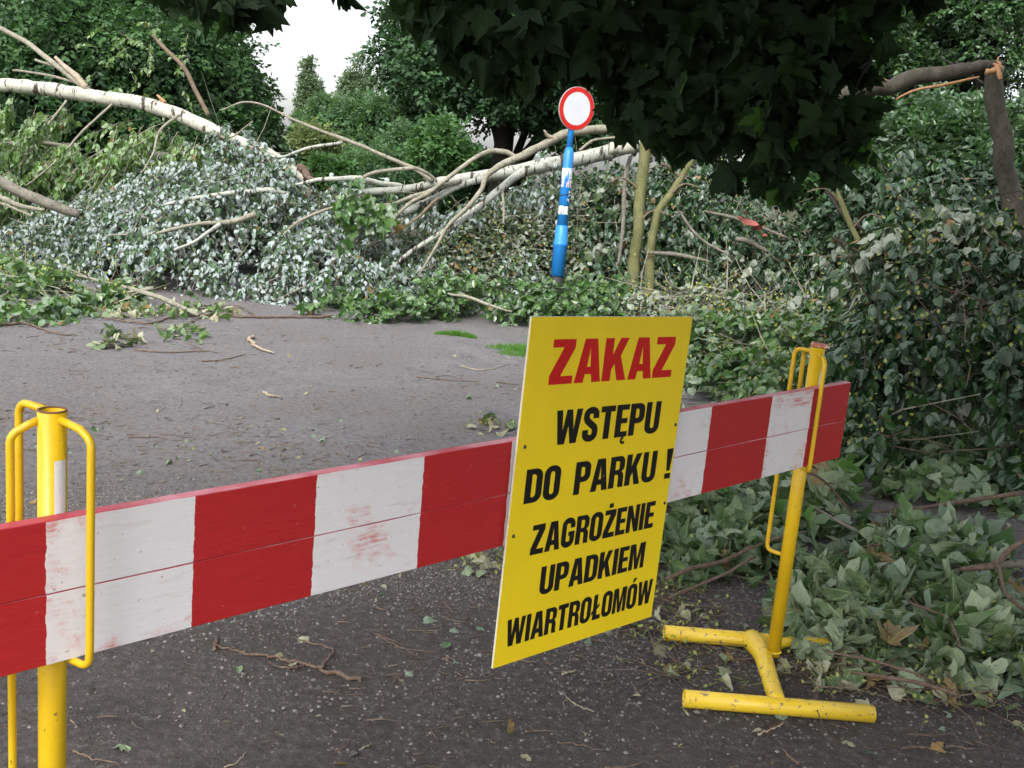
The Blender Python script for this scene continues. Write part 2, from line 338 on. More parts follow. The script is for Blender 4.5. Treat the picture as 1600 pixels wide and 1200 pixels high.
def leafy(gl, gt, start, d, Ln, K, size, rng, tpls, droop=0.5, hang_=0.6, flip=0.5, side=0.7, up=0.8, tw=0.004):
    """twigs from start along d, each carrying K leaves, bending down under their weight."""
    n = len(start); Ln = np.asarray(Ln).reshape(-1, 1) * np.ones((n, 1)); d = unit(d); g3 = np.array([0, 0, -1.0])
    end = start + d * Ln + g3 * droop * Ln
    if gt is not None: tris(gt, start, end, tw, rng)
    sd = unit(np.cross(d, g3 + rng.standard_normal((n, 3)) * 0.3))
    P_, A_, N_ = [], [], []
    for k in range(K):
        t = (0.12 + 0.88 * (k + rng.random((n, 1))) / K)
        p = start + d * Ln * t + g3 * droop * Ln * t * t
        tg = unit(d + 2 * g3 * droop * t)
        a = tg * 0.6 + sd * side * (-1) ** k + g3 * hang_ + rng.standard_normal((n, 3)) * 0.35
        nn = np.array([0, 0, up * 0.7]) + rng.standard_normal((n, 3)) * 0.85 - CF * 0.1
        nn = np.where(rng.random((n, 1)) < flip, -nn, nn)
        P_.append(p); A_.append(a); N_.append(nn)
    P_ = np.concatenate(P_); P_[:, 2] = np.maximum(P_[:, 2], 0.02)
    scatter_many(gl, tpls, P_, np.concatenate(A_), np.concatenate(N_), size * rng.uniform(0.7, 1.25, len(P_)), rng)
def resample(pts, t):
    p = np.asarray(pts, float); d = np.concatenate(([0], np.cumsum(np.linalg.norm(np.diff(p, axis=0), axis=1)))); d /= d[-1]
    return np.stack([np.interp(t, d, p[:, i]) for i in range(p.shape[1])], 1)
def mound(rng, n, ridge, front, back=0.9, p=0.6, thick=0.35, seed=1, gap=-0.35, rough=0.16, foot=0.05):
    """points through a heap: its foot lies along `front` on the ground, its crest along `ridge`, and it falls away again behind."""
    t = rng.random(n); s = rng.random(n) * (1 + back)
    r = resample([P(*q) for q in ridge], t); f = resample([G(*q) for q in front], t)
    h = np.where(s < 1, np.clip(s, 0, 1) ** p, np.clip(1 - ((s - 1) / max(back, 1e-3)) ** 1.6, 0, 1))
    xy = f + (r - f) * s[:, None]
    z = np.maximum(r[:, 2] * h, foot)
    q = np.stack([xy[:, 0], xy[:, 1], z], 1)
    q[:, 2] *= 1 + rough * wave(q * np.array([1, 1, 0]), 2.2, seed)
    q[:, 2] *= 1 - thick * np.abs(rng.standard_normal(n)) * 0.8
    q[:, 2] = np.abs(q[:, 2]) + 0.02
    out = unit((f - r) * np.array([1, 1, 0])) * np.where(s < 1, 1, -1)[:, None]
    keep = wave(q, 3.0, seed + 5) > gap
    return q[keep], (out * 0.8 + np.array([0, 0, 0.45]) + rng.standard_normal((n, 3)) * 0.55)[keep]

# ---------------------------------------------------------------- the ground
def ground_mat():
    x, nt, o = mat('soil'); tc = N(nt, 'ShaderNodeTexCoord').outputs['Object']
    c = ramp(nt, noise(nt, 1.2, 6, 0.6, tc), [(0.35, (0.035, 0.05, 0.02)), (0.65, (0.075, 0.065, 0.045))])
    bsdf(nt, o, c, 0.95, 0.1, noise(nt, 14, 6, 0.7, tc), 0.8, 0.05); return x
def asphalt_mat():
    x, nt, o = mat('worn_asphalt'); tc = N(nt, 'ShaderNodeTexCoord').outputs['Object']
    big = noise(nt, 0.55, 5, 0.6, tc, 0.4); mid = noise(nt, 3.2, 6, 0.65, tc, 0.6); fine = noise(nt, 60, 5, 0.75, tc); grit = noise(nt, 210, 3, 0.8, tc)
    sp = N(nt, 'ShaderNodeSeparateXYZ'); nt.links.new(tc, sp.inputs[0])
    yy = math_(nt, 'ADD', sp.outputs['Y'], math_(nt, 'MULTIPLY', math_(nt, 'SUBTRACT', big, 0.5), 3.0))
    far = ramp(nt, math_(nt, 'MULTIPLY', yy, 0.1), [(0.36, 0.0), (0.46, 0.5), (0.60, 1.0)])             # packed dark dirt in front, worn dusty tar further on, open-sky light painted in
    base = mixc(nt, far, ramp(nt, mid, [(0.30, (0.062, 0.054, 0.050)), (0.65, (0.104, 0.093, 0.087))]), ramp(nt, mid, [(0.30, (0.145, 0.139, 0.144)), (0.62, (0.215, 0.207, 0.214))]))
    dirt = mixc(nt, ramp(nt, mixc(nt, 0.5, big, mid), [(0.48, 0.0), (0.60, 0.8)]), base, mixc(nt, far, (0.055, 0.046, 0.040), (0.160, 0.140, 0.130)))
    vo = N(nt, 'ShaderNodeTexVoronoi'); vo.inputs['Scale'].default_value = 85; nt.links.new(tc, vo.inputs['Vector'])
    stone = ramp(nt, vo.outputs['Distance'], [(0.10, 1.0), (0.30, 0.0)])
    sel = ramp(nt, vo.outputs['Color'], [(0.55, 0.0), (0.62, 1.0)])
    dens = ramp(nt, noise(nt, 1.7, 5, 0.7, tc, 0.8), [(0.42, 0.1), (0.6, 1.0)])
    st = math_(nt, 'MULTIPLY', math_(nt, 'MULTIPLY', stone, sel), dens)
    c = mixc(nt, math_(nt, 'MULTIPLY', st, 0.75), dirt, (0.22, 0.205, 0.20))
    c = mixc(nt, ramp(nt, grit, [(0.58, 0.0), (0.72, 0.6)]), c, (0.17, 0.165, 0.17))
    c = mixc(nt, ramp(nt, fine, [(0.28, 0.75), (0.45, 0.0)]), c, (0.03, 0.027, 0.026))
    crumb = noise(nt, 26, 6, 0.82, tc); c = mixc(nt, ramp(nt, crumb, [(0.36, 0.65), (0.50, 0.0)]), c, (0.030, 0.026, 0.024)); c = mixc(nt, ramp(nt, crumb, [(0.54, 0.0), (0.68, 0.55)]), c, (0.27, 0.255, 0.25))
    ht = math_(nt, 'ADD', math_(nt, 'MULTIPLY', math_(nt, 'ADD', fine, crumb), 0.8), math_(nt, 'MULTIPLY', st, 0.9))
    bsdf(nt, o, c, 0.85, 0.25, ht, 1.0, 0.02); return x
def sheet(name, poly, z, material, nx=1, label=None):
    g = Geo(); V = [(x, y, z) for x, y in poly]; g.faces(V, [tuple(range(len(V)))]); return g.build(name, material, None, kind='structure')
def plate(name, x0, x1, y0, y1, nx, ny, zf, material, **tags):
    g = Geo(); xs = np.linspace(x0, x1, nx); ys = np.linspace(y0, y1, ny); X, Y = np.meshgrid(xs, ys); Z = zf(X, Y)
    V = np.stack([X.ravel(), Y.ravel(), Z.ravel()], 1); i = np.arange(nx - 1)[None] + (np.arange(ny - 1) * nx)[:, None]; i = i.ravel()
    F = np.stack([i, i + 1, i + nx + 1, i + nx], 1); g.add(V, F.ravel(), np.full(len(F), 4)); return g.build(name, material, None, True, **tags)
plate('ground', -600, 600, -300, 900, 3, 3, lambda X, Y: X * 0 - 0.004, ground_mat(), kind='structure')
road_poly = [(-14, -6), (5.5, -6), (4.8, 3), (4.6, 5.2), (4.2, 7.0), (3.6, 8.6), (2.8, 9.9), (2.0, 11.2), (0.6, 12.6), (-1.8, 15), (-3.2, 22), (-4.4, 40), (-7.4, 40), (-6.8, 22), (-7.4, 16), (-11, 13.6), (-14, 13)]
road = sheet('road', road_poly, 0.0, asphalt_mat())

# gravel, grit and litter lying on the road: uncountable
def rock(seed):
    r = np.random.default_rng(seed); V = np.array([(1, 0, 0), (0, 1, 0), (-1, 0, 0), (0, -1, 0), (0, 0, 0.55), (0, 0, -0.4), (0.7, 0.7, 0.2), (-0.7, -0.6, 0.25)], float)[:6]
    V = V * r.uniform(0.65, 1.2, V.shape); return V[:, [0, 1, 2]], [(0, 1, 4), (1, 2, 4), (2, 3, 4), (3, 0, 4), (1, 0, 5), (2, 1, 5), (3, 2, 5), (0, 3, 5)]
def stone_mat():
    x, nt, o = mat('pebble'); at = N(nt, 'ShaderNodeAttribute', attribute_name='tint')
    c = ramp(nt, at.outputs['Fac'], [(0, (0.055, 0.048, 0.044)), (0.6, (0.115, 0.104, 0.098)), (1, (0.21, 0.197, 0.187))])
    bsdf(nt, o, c, 0.85, 0.25); return x
M['stone'] = stone_mat()
rng = np.random.default_rng(4)
def road_points(n, y0, y1, seed, dens=None, k=1.0):
    r = np.random.default_rng(seed); y = y0 + (y1 - y0) * r.random(n) ** k; x = (r.random(n) * 1.5 - 0.78) * (y * 1.05 + 0.5)
    p = np.stack([x, y, x * 0], 1); lim = np.interp(y, [0, 3, 5.2, 7, 8.6, 9.9, 12.2], [4.8, 4.5, 3.8, 2.9, 1.8, 0.5, -1.3]); q = x < lim
    if dens is not None: q &= dens(p) > r.random(n)
    return p[q]
band = lambda p: np.clip(0.03 + 0.5 * np.clip(wave(p * np.array([1.3, 1.9, 0]), 2.4, 9) * 2.0 - 0.1, 0, 1) + 1.1 * np.exp(-((p[:, 1] - 4.3 - 0.25 * wave(p, 1.5, 21)) / 0.85) ** 2) * np.clip(0.65 + 0.8 * wave(p * np.array([1, 1, 0]), 2.8, 19), 0, 1), 0, 1)
g = Geo()
p = road_points(80000, 1.6, 8.5, 5, band); sz = 0.0024 + 0.0075 * rng.random(len(p)) ** 2.5 + 0.012 * (rng.random(len(p)) > 0.988) * rng.random(len(p))
ax = np.stack([rng.normal(size=len(p)), rng.normal(size=len(p)), 0 * p[:, 0]], 1)
scatter_many(g, [rock(i) for i in range(5)], p + np.array([0, 0, 0.001]), ax, np.array([0, 0, 1.0]) + 0.2 * rng.standard_normal((len(p), 3)), sz, rng)
q_ = np.stack([rng.uniform(-2.4, 2.6, 190000), rng.uniform(2.7, 6.2, 190000), np.zeros(190000)], 1)
w_ = np.exp(-((q_[:, 1] - 4.15 - 0.30 * wave(q_, 1.3, 21)) / 0.72) ** 2) * np.clip(0.7 + 0.8 * wave(q_, 2.9, 19), 0.18, 1) + 0.5 * np.clip(wave(q_, 3.3, 29) - 0.45, 0, 1)
q_ = q_[w_ > rng.random(len(q_))]; n = len(q_)
chip = (np.array([(1, 0.1, -0.1), (0.1, 0.9, -0.1), (-1, -0.1, -0.1), (0, -0.8, -0.1), (0.15, 0.1, 0.6)]), [(0, 1, 4), (1, 2, 4), (2, 3, 4), (3, 0, 4)])
scatter(g, chip, q_ + [0, 0, 0.0008], np.stack([rng.normal(size=n), rng.normal(size=n), 0 * q_[:, 0]], 1), np.array([0, 0, 1.0]) + 0.25 * rng.standard_normal((n, 3)), 0.0035 + 0.0070 * rng.random(n) ** 2.0, rng)
g.build('gravel', M['stone'], None, kind='stuff', label='loose grey gravel and grit scattered over the worn road surface', category='gravel')
g = Geo()
p = road_points(9000, 1.7, 11.5, 6, lambda q: 0.15 + 0.85 * np.clip(wave(q, 1.3, 3) * 1.8 + 0.25, 0, 1)); n = len(p); a = rng.uniform(0, 6.28, n); L = 0.015 + 0.06 * rng.random(n) ** 2
d = np.stack([np.cos(a) * L, np.sin(a) * L, rng.uniform(0, 0.006, n)], 1); tris(g, p + [0, 0, 0.003], p + d + [0, 0, 0.003], 0.0010 + 0.0024 * rng.random(n) ** 2, rng)
g.build('twig_litter', M['stick'], None, kind='stuff', label='tiny brown twig fragments strewn over the road', category='twig litter')
g = Geo()
p = road_points(1800, 1.7, 12, 8, lambda q: 0.12 + 0.9 * np.clip(wave(q, 1.0, 13) * 1.6 + 0.1, 0, 1)); n = len(p); a = rng.uniform(0, 6.28, n)
scatter_many(g, [T_OVAL, T_HEART, T_MAPLE[4]], p + [0, 0, 0.006], np.stack([np.cos(a), np.sin(a), 0.1 * rng.standard_normal(n)], 1), np.array([0, 0, 1.0]) + 0.5 * rng.standard_normal((n, 3)), 0.012 + 0.04 * rng.random(n) ** 2, rng)
g.build('leaf_litter', M['dry'], None, kind='stuff', label='scraps of dried pale leaf scattered across the road', category='leaf litter')

g = Geo()
def debris(q): return np.clip(0.05 + 0.9 * np.exp(-((q[:, 1] - 5.9 - 0.3 * wave(q, 1, 4)) / 0.7) ** 2) + 0.8 * np.exp(-((q[:, 1] - 3.9 + 0.4 * wave(q, 1.2, 8)) / 0.7) ** 2) * (q[:, 0] > -0.6) + 0.5 * np.exp(-((q[:, 1] - 9.2) / 1.2) ** 2), 0, 1) * np.clip(0.5 + wave(q, 2.0, 66), 0.03, 1)
p = road_points(14000, 2.2, 12, 16, debris); n = len(p); a = rng.normal(0.2, 0.9, n); L = 0.03 + 0.13 * rng.random(n) ** 2.5
d = np.stack([np.cos(a) * L, np.sin(a) * L * 0.8, rng.uniform(0, 0.008, n)], 1); tris(g, p + [0, 0, 0.004], p + d + [0, 0, 0.004], 0.0016 + 0.0035 * rng.random(n) ** 2, rng)
g.build('bark_litter', M['stick'], None, kind='stuff', label='broken brown twigs and bark scraps drifted in bands across the road', category='bark litter')
g = Geo(); p = road_points(1700, 2.2, 12, 17, debris); n = len(p); a = rng.uniform(0, 6.28, n)
scatter_many(g, [F_HEART[4], F_MAPLE[4], F_MAPLE[5], T_OVAL], p + [0, 0, 0.006], np.stack([np.cos(a), np.sin(a), 0.1 * rng.standard_normal(n)], 1), np.array([0, 0, 1.0]) + 0.5 * rng.standard_normal((n, 3)), 0.015 + 0.045 * rng.random(n) ** 2, rng)
g.build('leaf_scraps', M['wilted'], None, kind='stuff', label='torn grey green leaf scraps lying among the twigs on the road', category='leaf litter')
# grass verge behind the road edge
def grass_patch(name, label, centers, n, seed, h=0.10):
    r = np.random.default_rng(seed); g = Geo(); w = r.integers(0, len(centers), n); c = np.array(centers)[w]
    a = r.uniform(0, 6.28, n); rad = np.sqrt(r.random(n)); p = np.stack([c[:, 0] + np.cos(a) * rad * c[:, 2], c[:, 1] + np.sin(a) * rad * c[:, 3], np.zeros(n)], 1)
    keep = wave(p, 5.0, 55) + 0.75 > rad * 0.9; p, rad = p[keep], rad[keep]; n = len(p)
    ax = np.stack([r.normal(0, 0.5, n), r.normal(0, 0.5, n), np.ones(n)], 1)
    blade = (np.array([(-0.05, 0, 0), (0.05, 0, 0), (0.035, 0.6, 0.03), (0, 1, 0.16), (-0.035, 0.6, 0.03)]), [(0, 1, 2, 3, 4)])
    scatter(g, blade, p, ax, r.standard_normal((n, 3)), h * r.uniform(0.5, 1.2, n) * (1 - 0.6 * rad), r)
    return g.build(name, M['grass'], None, kind='stuff', label=label, category='grass')
c1, c2, c3, c4 = G(800, 547), G(715, 525), G(720, 470), G(1000, 470)
grass_patch('grass', 'bright short grass growing at the road edge left of the yellow sign', [(c1[0] + 0.05, c1[1], 0.34, 0.5), (c1[0] + 0.55, c1[1] + 0.25, 0.6, 0.8), (c1[0] + 0.9, c1[1] + 1.0, 0.9, 0.9), (c2[0], c2[1], 0.26, 0.12), (c3[0] + 0.6, c3[1] + 0.9, 1.3, 0.7), (c4[0], c4[1] + 0.6, 2.4, 1.2)], 14000, 3, 0.075)

# ---------------------------------------------------------------- barrier: stands, board, sign
AZ = 0.78766
DR = np.array([math.sin(AZ), math.cos(AZ), 0]); NB = np.array([math.cos(AZ), -math.sin(AZ), 0])     # along the board, out of its face
PR = G(1205, 1042); PL = PR + DR * (-2.63)
def paint_mat(name, c1, c2, chip=(0.10, 0.055, 0.03), amt=0.66, rough=0.38, chip2=None, blotch=0.0):
    x, nt, o = mat(name); tc = N(nt, 'ShaderNodeTexCoord').outputs['Object']
    n1 = noise(nt, 4, 4, 0.6, tc); n2 = noise(nt, 38, 5, 0.7, tc, 0.3); n3 = noise(nt, 160, 2, 0.6, tc)
    c = ramp(nt, n1, [(0.3, c1), (0.7, c2)])
    c = mixc(nt, ramp(nt, n3, [(0.60, 0.0), (0.75, 0.35)]), c, (c1[0] * 0.5, c1[1] * 0.5, c1[2] * 0.5))
    c = mixc(nt, ramp(nt, n2, [(amt, 0.0), (amt + 0.02, 1.0)]), c, chip)
    bsdf(nt, o, c, rough, 0.5, n2, 0.15, 0.003); return x
M['yellow'] = paint_mat('yellow_paint', (0.60, 0.36, 0.008), (0.74, 0.48, 0.012), (0.12, 0.06, 0.03), 0.67)
M['yellow_worn'] = paint_mat('scuffed_yellow_paint', (0.66, 0.44, 0.02), (0.78, 0.55, 0.04), (0.20, 0.15, 0.10), 0.60)
M['rust'] = paint_mat('rusty_rim', (0.10, 0.045, 0.02), (0.22, 0.10, 0.05), (0.45, 0.4, 0.3), 0.62, 0.8)
M['tape'] = paint_mat('white_tape', (0.72, 0.72, 0.72), (0.80, 0.80, 0.80), (0.4, 0.4, 0.4), 0.8, 0.3)

def ring_tube(g, a, b, ro, ri, sides=28):
    """open pipe from a to b with a wall."""
    a = np.asarray(a, float); b = np.asarray(b, float); t = unit(b - a); ref = np.array([0, 0, 1.0]) if abs(t[2]) < 0.9 else np.array([1.0, 0, 0])
    x = unit(np.cross(t, ref)); y = np.cross(t, x); an = np.linspace(0, 2 * np.pi, sides, endpoint=False)
    c = np.outer(np.cos(an), x) + np.outer(np.sin(an), y); V = np.concatenate([a + c * ro, b + c * ro, b + c * ri, a + c * ri]); F = []
    for k in range(sides):
        k2 = (k + 1) % sides
        for q in range(4): F.append((q * sides + k, q * sides + k2, ((q + 1) % 4) * sides + k2, ((q + 1) % 4) * sides + k))
    g.faces(V, F)
def hook_path(base, out, zt, zb, r=0.0, reach=0.1, drop=0.0, closed=True):
    """bar leaving the post at zt, running out, down, and (if closed) back in at zb."""
    o = np.array([out[0], out[1], 0.0]); L = np.linalg.norm(o); o = o / L; pts = []
    s = base + o * 0.022 + np.array([0, 0, zt]); e = base + o * L
    pts += [s, s + o * (L - 0.022 - 0.028) + np.array([0, 0, -drop * 0.6])]
    for k in range(1, 6):
        a = math.pi / 2 * k / 5; pts.append(e + o * (-0.025 + 0.025 * math.sin(a)) + np.array([0, 0, zt - drop - 0.025 + 0.025 * math.cos(a)]))
    for z in np.linspace(zt - drop - 0.05, zb + 0.04, 40): pts.append(e + np.array([0, 0, z]))
    if closed:
        for k in range(1, 6):
            a = math.pi / 2 * k / 5; pts.append(e + o * (-0.022 + 0.022 * math.cos(a)) + np.array([0, 0, zb + 0.022 - 0.022 * math.sin(a)]))
        pts.append(base + o * 0.021 + np.array([0, 0, zb]))
    return np.array(pts)
def stand(base, label, H, hooks, ribbed, chip_seed):
    t = root('barrier_stand', label, 'barrier stand', base, 'yellow tubular stands carrying the barrier board')
    B = np.array([0.0, 0, 0])
    g = Geo(); ring_tube(g, B + [0, 0, 0.05], B + [0, 0, H], 0.0245, 0.021); g.build('post', M['yellow'], t, True)
    g = Geo(); ring_tube(g, B + [0, 0, H + 0.0005], B + [0, 0, H + 0.003], 0.0248, 0.0208); g.build('rim', M['rust'], t, True)
    # tape on the right of the post
    g = Geo(); V = []; F = []
    for i, a in enumerate(np.linspace(R(-58), R(-8), 7)):
        for z in (H - 0.205 - 0.0, H - 0.085): V.append((math.cos(a) * 0.0252, math.sin(a) * 0.0252, z))
    for i in range(6): F.append((2 * i, 2 * i + 2, 2 * i + 3, 2 * i + 1))
    g.faces(V, F); g.build('reflective_tape', M['tape'], t, True)
    for (ox, oy, zt, zb, drop) in hooks:
        p = hook_path(B, (ox, oy), zt, zb, drop=drop)
        rr = 0.0070 if ribbed else 0.0072
        if ribbed: p = resample(p, np.linspace(0, 1, 150))
        g = Geo(); tube(g, p, np.full(len(p), rr), 10, True, ribs=0.22 if ribbed else 0.0); g.build('hook', M['yellow'], t, True)
    # base: two foot pipes and a bent cross pipe carrying the post
    for y in (0.152, -0.368):
        g = Geo(); ring_tube(g, (-0.388, y, 0.031), (0.262, y + 0.01, 0.031), 0.030, 0.0265, 24); fp = g.build('foot_pipe', M['yellow_worn'], t, True)
        g = Geo(); tube(g, [(-0.375, y, 0.031), (0.24, y + 0.01, 0.031)], [0.0262, 0.0262], 20); g.build('bore', M['rust'], fp, True)
    q = smooth_line([(-0.046, 0.150, 0.034, 0.042), (-0.044, 0.08, 0.044, 0.039), (-0.042, -0.02, 0.048, 0.033), (-0.055, -0.18, 0.046, 0.030), (-0.066, -0.360, 0.038, 0.029)], 24)
    g = Geo(); tube(g, q[:, :3], q[:, 3], 16, True); g.build('cross_pipe', M['yellow_worn'], t, True)
    for nm_, c_, r0_, r1_ in (('weld_bead', (0, 0, 0.078), 0.0255, 0.0042),):
        g = Geo(); an = np.linspace(0, 2 * np.pi, 26); rg = np.random.default_rng(chip_seed)
        tube(g, np.stack([c_[0] + np.cos(an) * r0_, c_[1] + np.sin(an) * r0_, c_[2] - 0.012 * (an * 0 + 1) + 0.002 * rg.standard_normal(26)], 1), r1_ * (1 + 0.25 * rg.standard_normal(26)), 6, False); g.build(nm_, M['yellow_worn'], t, True)
    return t
stand(PR, 'yellow tubular barrier stand on splayed foot pipes at the right end of the striped board', 1.222,
      [(0.0, -0.107, 1.20, 0.792, 0.008), (-0.063, 0.062, 1.205, 0.44, 0.0), (-0.020, 0.09, 1.20, 0.88, 0.0)], True, 1)
stand(PL, 'yellow tubular barrier stand with rusty open top at the left edge of the road', 1.238,
      [(0.090, -0.050, 1.226, 0.784, 0.012), (-0.058, -0.034, 1.222, 0.35, 0.014), (-0.086, 0.055, 1.236, 0.90, 0.0)], False, 2)
# chip of red wood on the right post
g = Geo(); b0 = PR + np.array([0.004, 0, 1.2255])
V = [b0 + np.array(q) for q in [(-0.03, -0.022, 0), (0.03, -0.024, -0.001), (0.036, 0.018, 0.0), (-0.026, 0.024, 0.0), (-0.028, -0.02, 0.012), (0.026, -0.02, 0.007), (0.03, 0.016, 0.008), (-0.022, 0.02, 0.014)]]
g.faces(V, [(3, 2, 1, 0), (4, 5, 6, 7), (0, 1, 5, 4), (1, 2, 6, 5), (2, 3, 7, 6), (3, 0, 4, 7)])
g.build('wood_chip', paint_mat('chip_paint', (0.45, 0.10, 0.06), (0.55, 0.30, 0.2), (0.6, 0.5, 0.4), 0.55, 0.7), None, label='small splintered reddish wood chip lying on top of the right yellow post', category='wood chip')

# board of two planks, striped by paint
def board_mat():
    x, nt, o = mat('striped_board_paint'); tc = N(nt, 'ShaderNodeTexCoord').outputs['Object']
    sp = N(nt, 'ShaderNodeSeparateXYZ'); nt.links.new(tc, sp.inputs[0])
    wob = noise(nt, 34, 3, 0.6, tc)
    xx = math_(nt, 'ADD', sp.outputs['X'], math_(nt, 'MULTIPLY', math_(nt, 'SUBTRACT', wob, 0.5), 0.010))
    edges = [-2.663, -2.387, -2.113, -1.824, -1.545, -1.265, -0.98, -0.697, -0.359, -0.095]
    tot = None                                                  # counts the edges passed: odd = white
    for e in edges:
        s_ = math_(nt, 'GREATER_THAN', xx, e); tot = s_ if tot is None else math_(nt, 'ADD', tot, s_)
    white = math_(nt, 'MODULO', tot, 2.0)
    mp = N(nt, 'ShaderNodeMapping'); mp.inputs['Scale'].default_value = (1.2, 9, 9); nt.links.new(tc, mp.inputs['Vector'])
    grain = noise(nt, 16, 6, 0.7, mp.outputs[0]); blot = noise(nt, 5.5, 5, 0.62, tc, 0.3); spot = noise(nt, 70, 3, 0.6, tc)
    red = mixc(nt, grain, (0.31, 0.010, 0.012), (0.52, 0.024, 0.026)); red = mixc(nt, ramp(nt, noise(nt, 9, 5, 0.7, mp.outputs[0]), [(0.60, 0.0), (0.75, 0.35)]), red, (0.22, 0.03, 0.03))
    red = mixc(nt, ramp(nt, spot, [(0.68, 0.0), (0.78, 0.5)]), red, (0.55, 0.22, 0.18))
    wh = mixc(nt, grain, (0.66, 0.63, 0.645), (0.80, 0.775, 0.785))
    smear = math_(nt, 'MULTIPLY', ramp(nt, blot, [(0.52, 0.0), (0.62, 0.9)]), ramp(nt, grain, [(0.42, 0.0), (0.62, 1.0)]))
    wh = mixc(nt, smear, wh, (0.60, 0.13, 0.11))
    wh = mixc(nt, ramp(nt, noise(nt, 7, 5, 0.7, mp.outputs[0]), [(0.58, 0.0), (0.75, 0.45)]), wh, (0.42, 0.34, 0.27))
    wh = mixc(nt, ramp(nt, spot, [(0.68, 0.0), (0.73, 0.75)]), wh, (0.30, 0.22, 0.17))
    c = mixc(nt, white, red, wh)
    ge = N(nt, 'ShaderNodeNewGeometry'); sn = N(nt, 'ShaderNodeSeparateXYZ'); nt.links.new(ge.outputs['True Normal'], sn.inputs[0])
    topf = math_(nt, 'GREATER_THAN', sn.outputs['Z'], 0.5)      # the sawn top edge was brushed with thin red
    te = mixc(nt, ramp(nt, noise(nt, 5, 4, 0.6, tc), [(0.4, 0.0), (0.6, 1.0)]), (0.42, 0.04, 0.06), (0.58, 0.24, 0.28))
    c = mixc(nt, topf, c, te)
    bsdf(nt, o, c, 0.45, 0.4, grain, 0.22, 0.003); return x
bt = root('barrier_board', 'long red and white striped barrier board of two planks across the road', 'barrier board', PR)
bt.rotation_euler = (0, 0, math.pi / 2 - AZ)
bm_ = board_mat(); OFF0, OFF1 = -0.034, -0.060                  # board faces the camera: local -Y
def z_at(s, top): return 1.0585 + 0.0131 * (s + 2.663) if top else 0.7895 + 0.0078 * (s + 2.663)
g2 = []
for k, (f0, f1, y1) in enumerate(((0.0, 0.498, OFF1), (0.5015, 1.0, OFF1 - 0.0006))):
    g = Geo(); xs = np.linspace(-2.95, 0.163, 44); r = np.random.default_rng(40 + k); V = []; F = []
    for s in xs:
        zb, zt = z_at(s, False) , z_at(s, True); a = zb + (zt - zb) * f0; b = zb + (zt - zb) * f1; j = r.normal(0, 0.0004, 2); c = 0.0012
        for (y, z) in ((OFF0, a), (y1 + c, a), (y1, a + c + j[0]), (y1, b - c + j[1]), (y1 + c, b), (OFF0, b)): V.append((s, y, z))
    for i in range(len(xs) - 1):
        for q in range(6): F.append((i * 6 + q, i * 6 + (q + 1) % 6, i * 6 + 6 + (q + 1) % 6, i * 6 + 6 + q))
    F.append(tuple(range(5, -1, -1))); F.append(tuple((len(xs) - 1) * 6 + q for q in range(6)))
    g.faces(V, F); g.build('plank', bm_, bt)

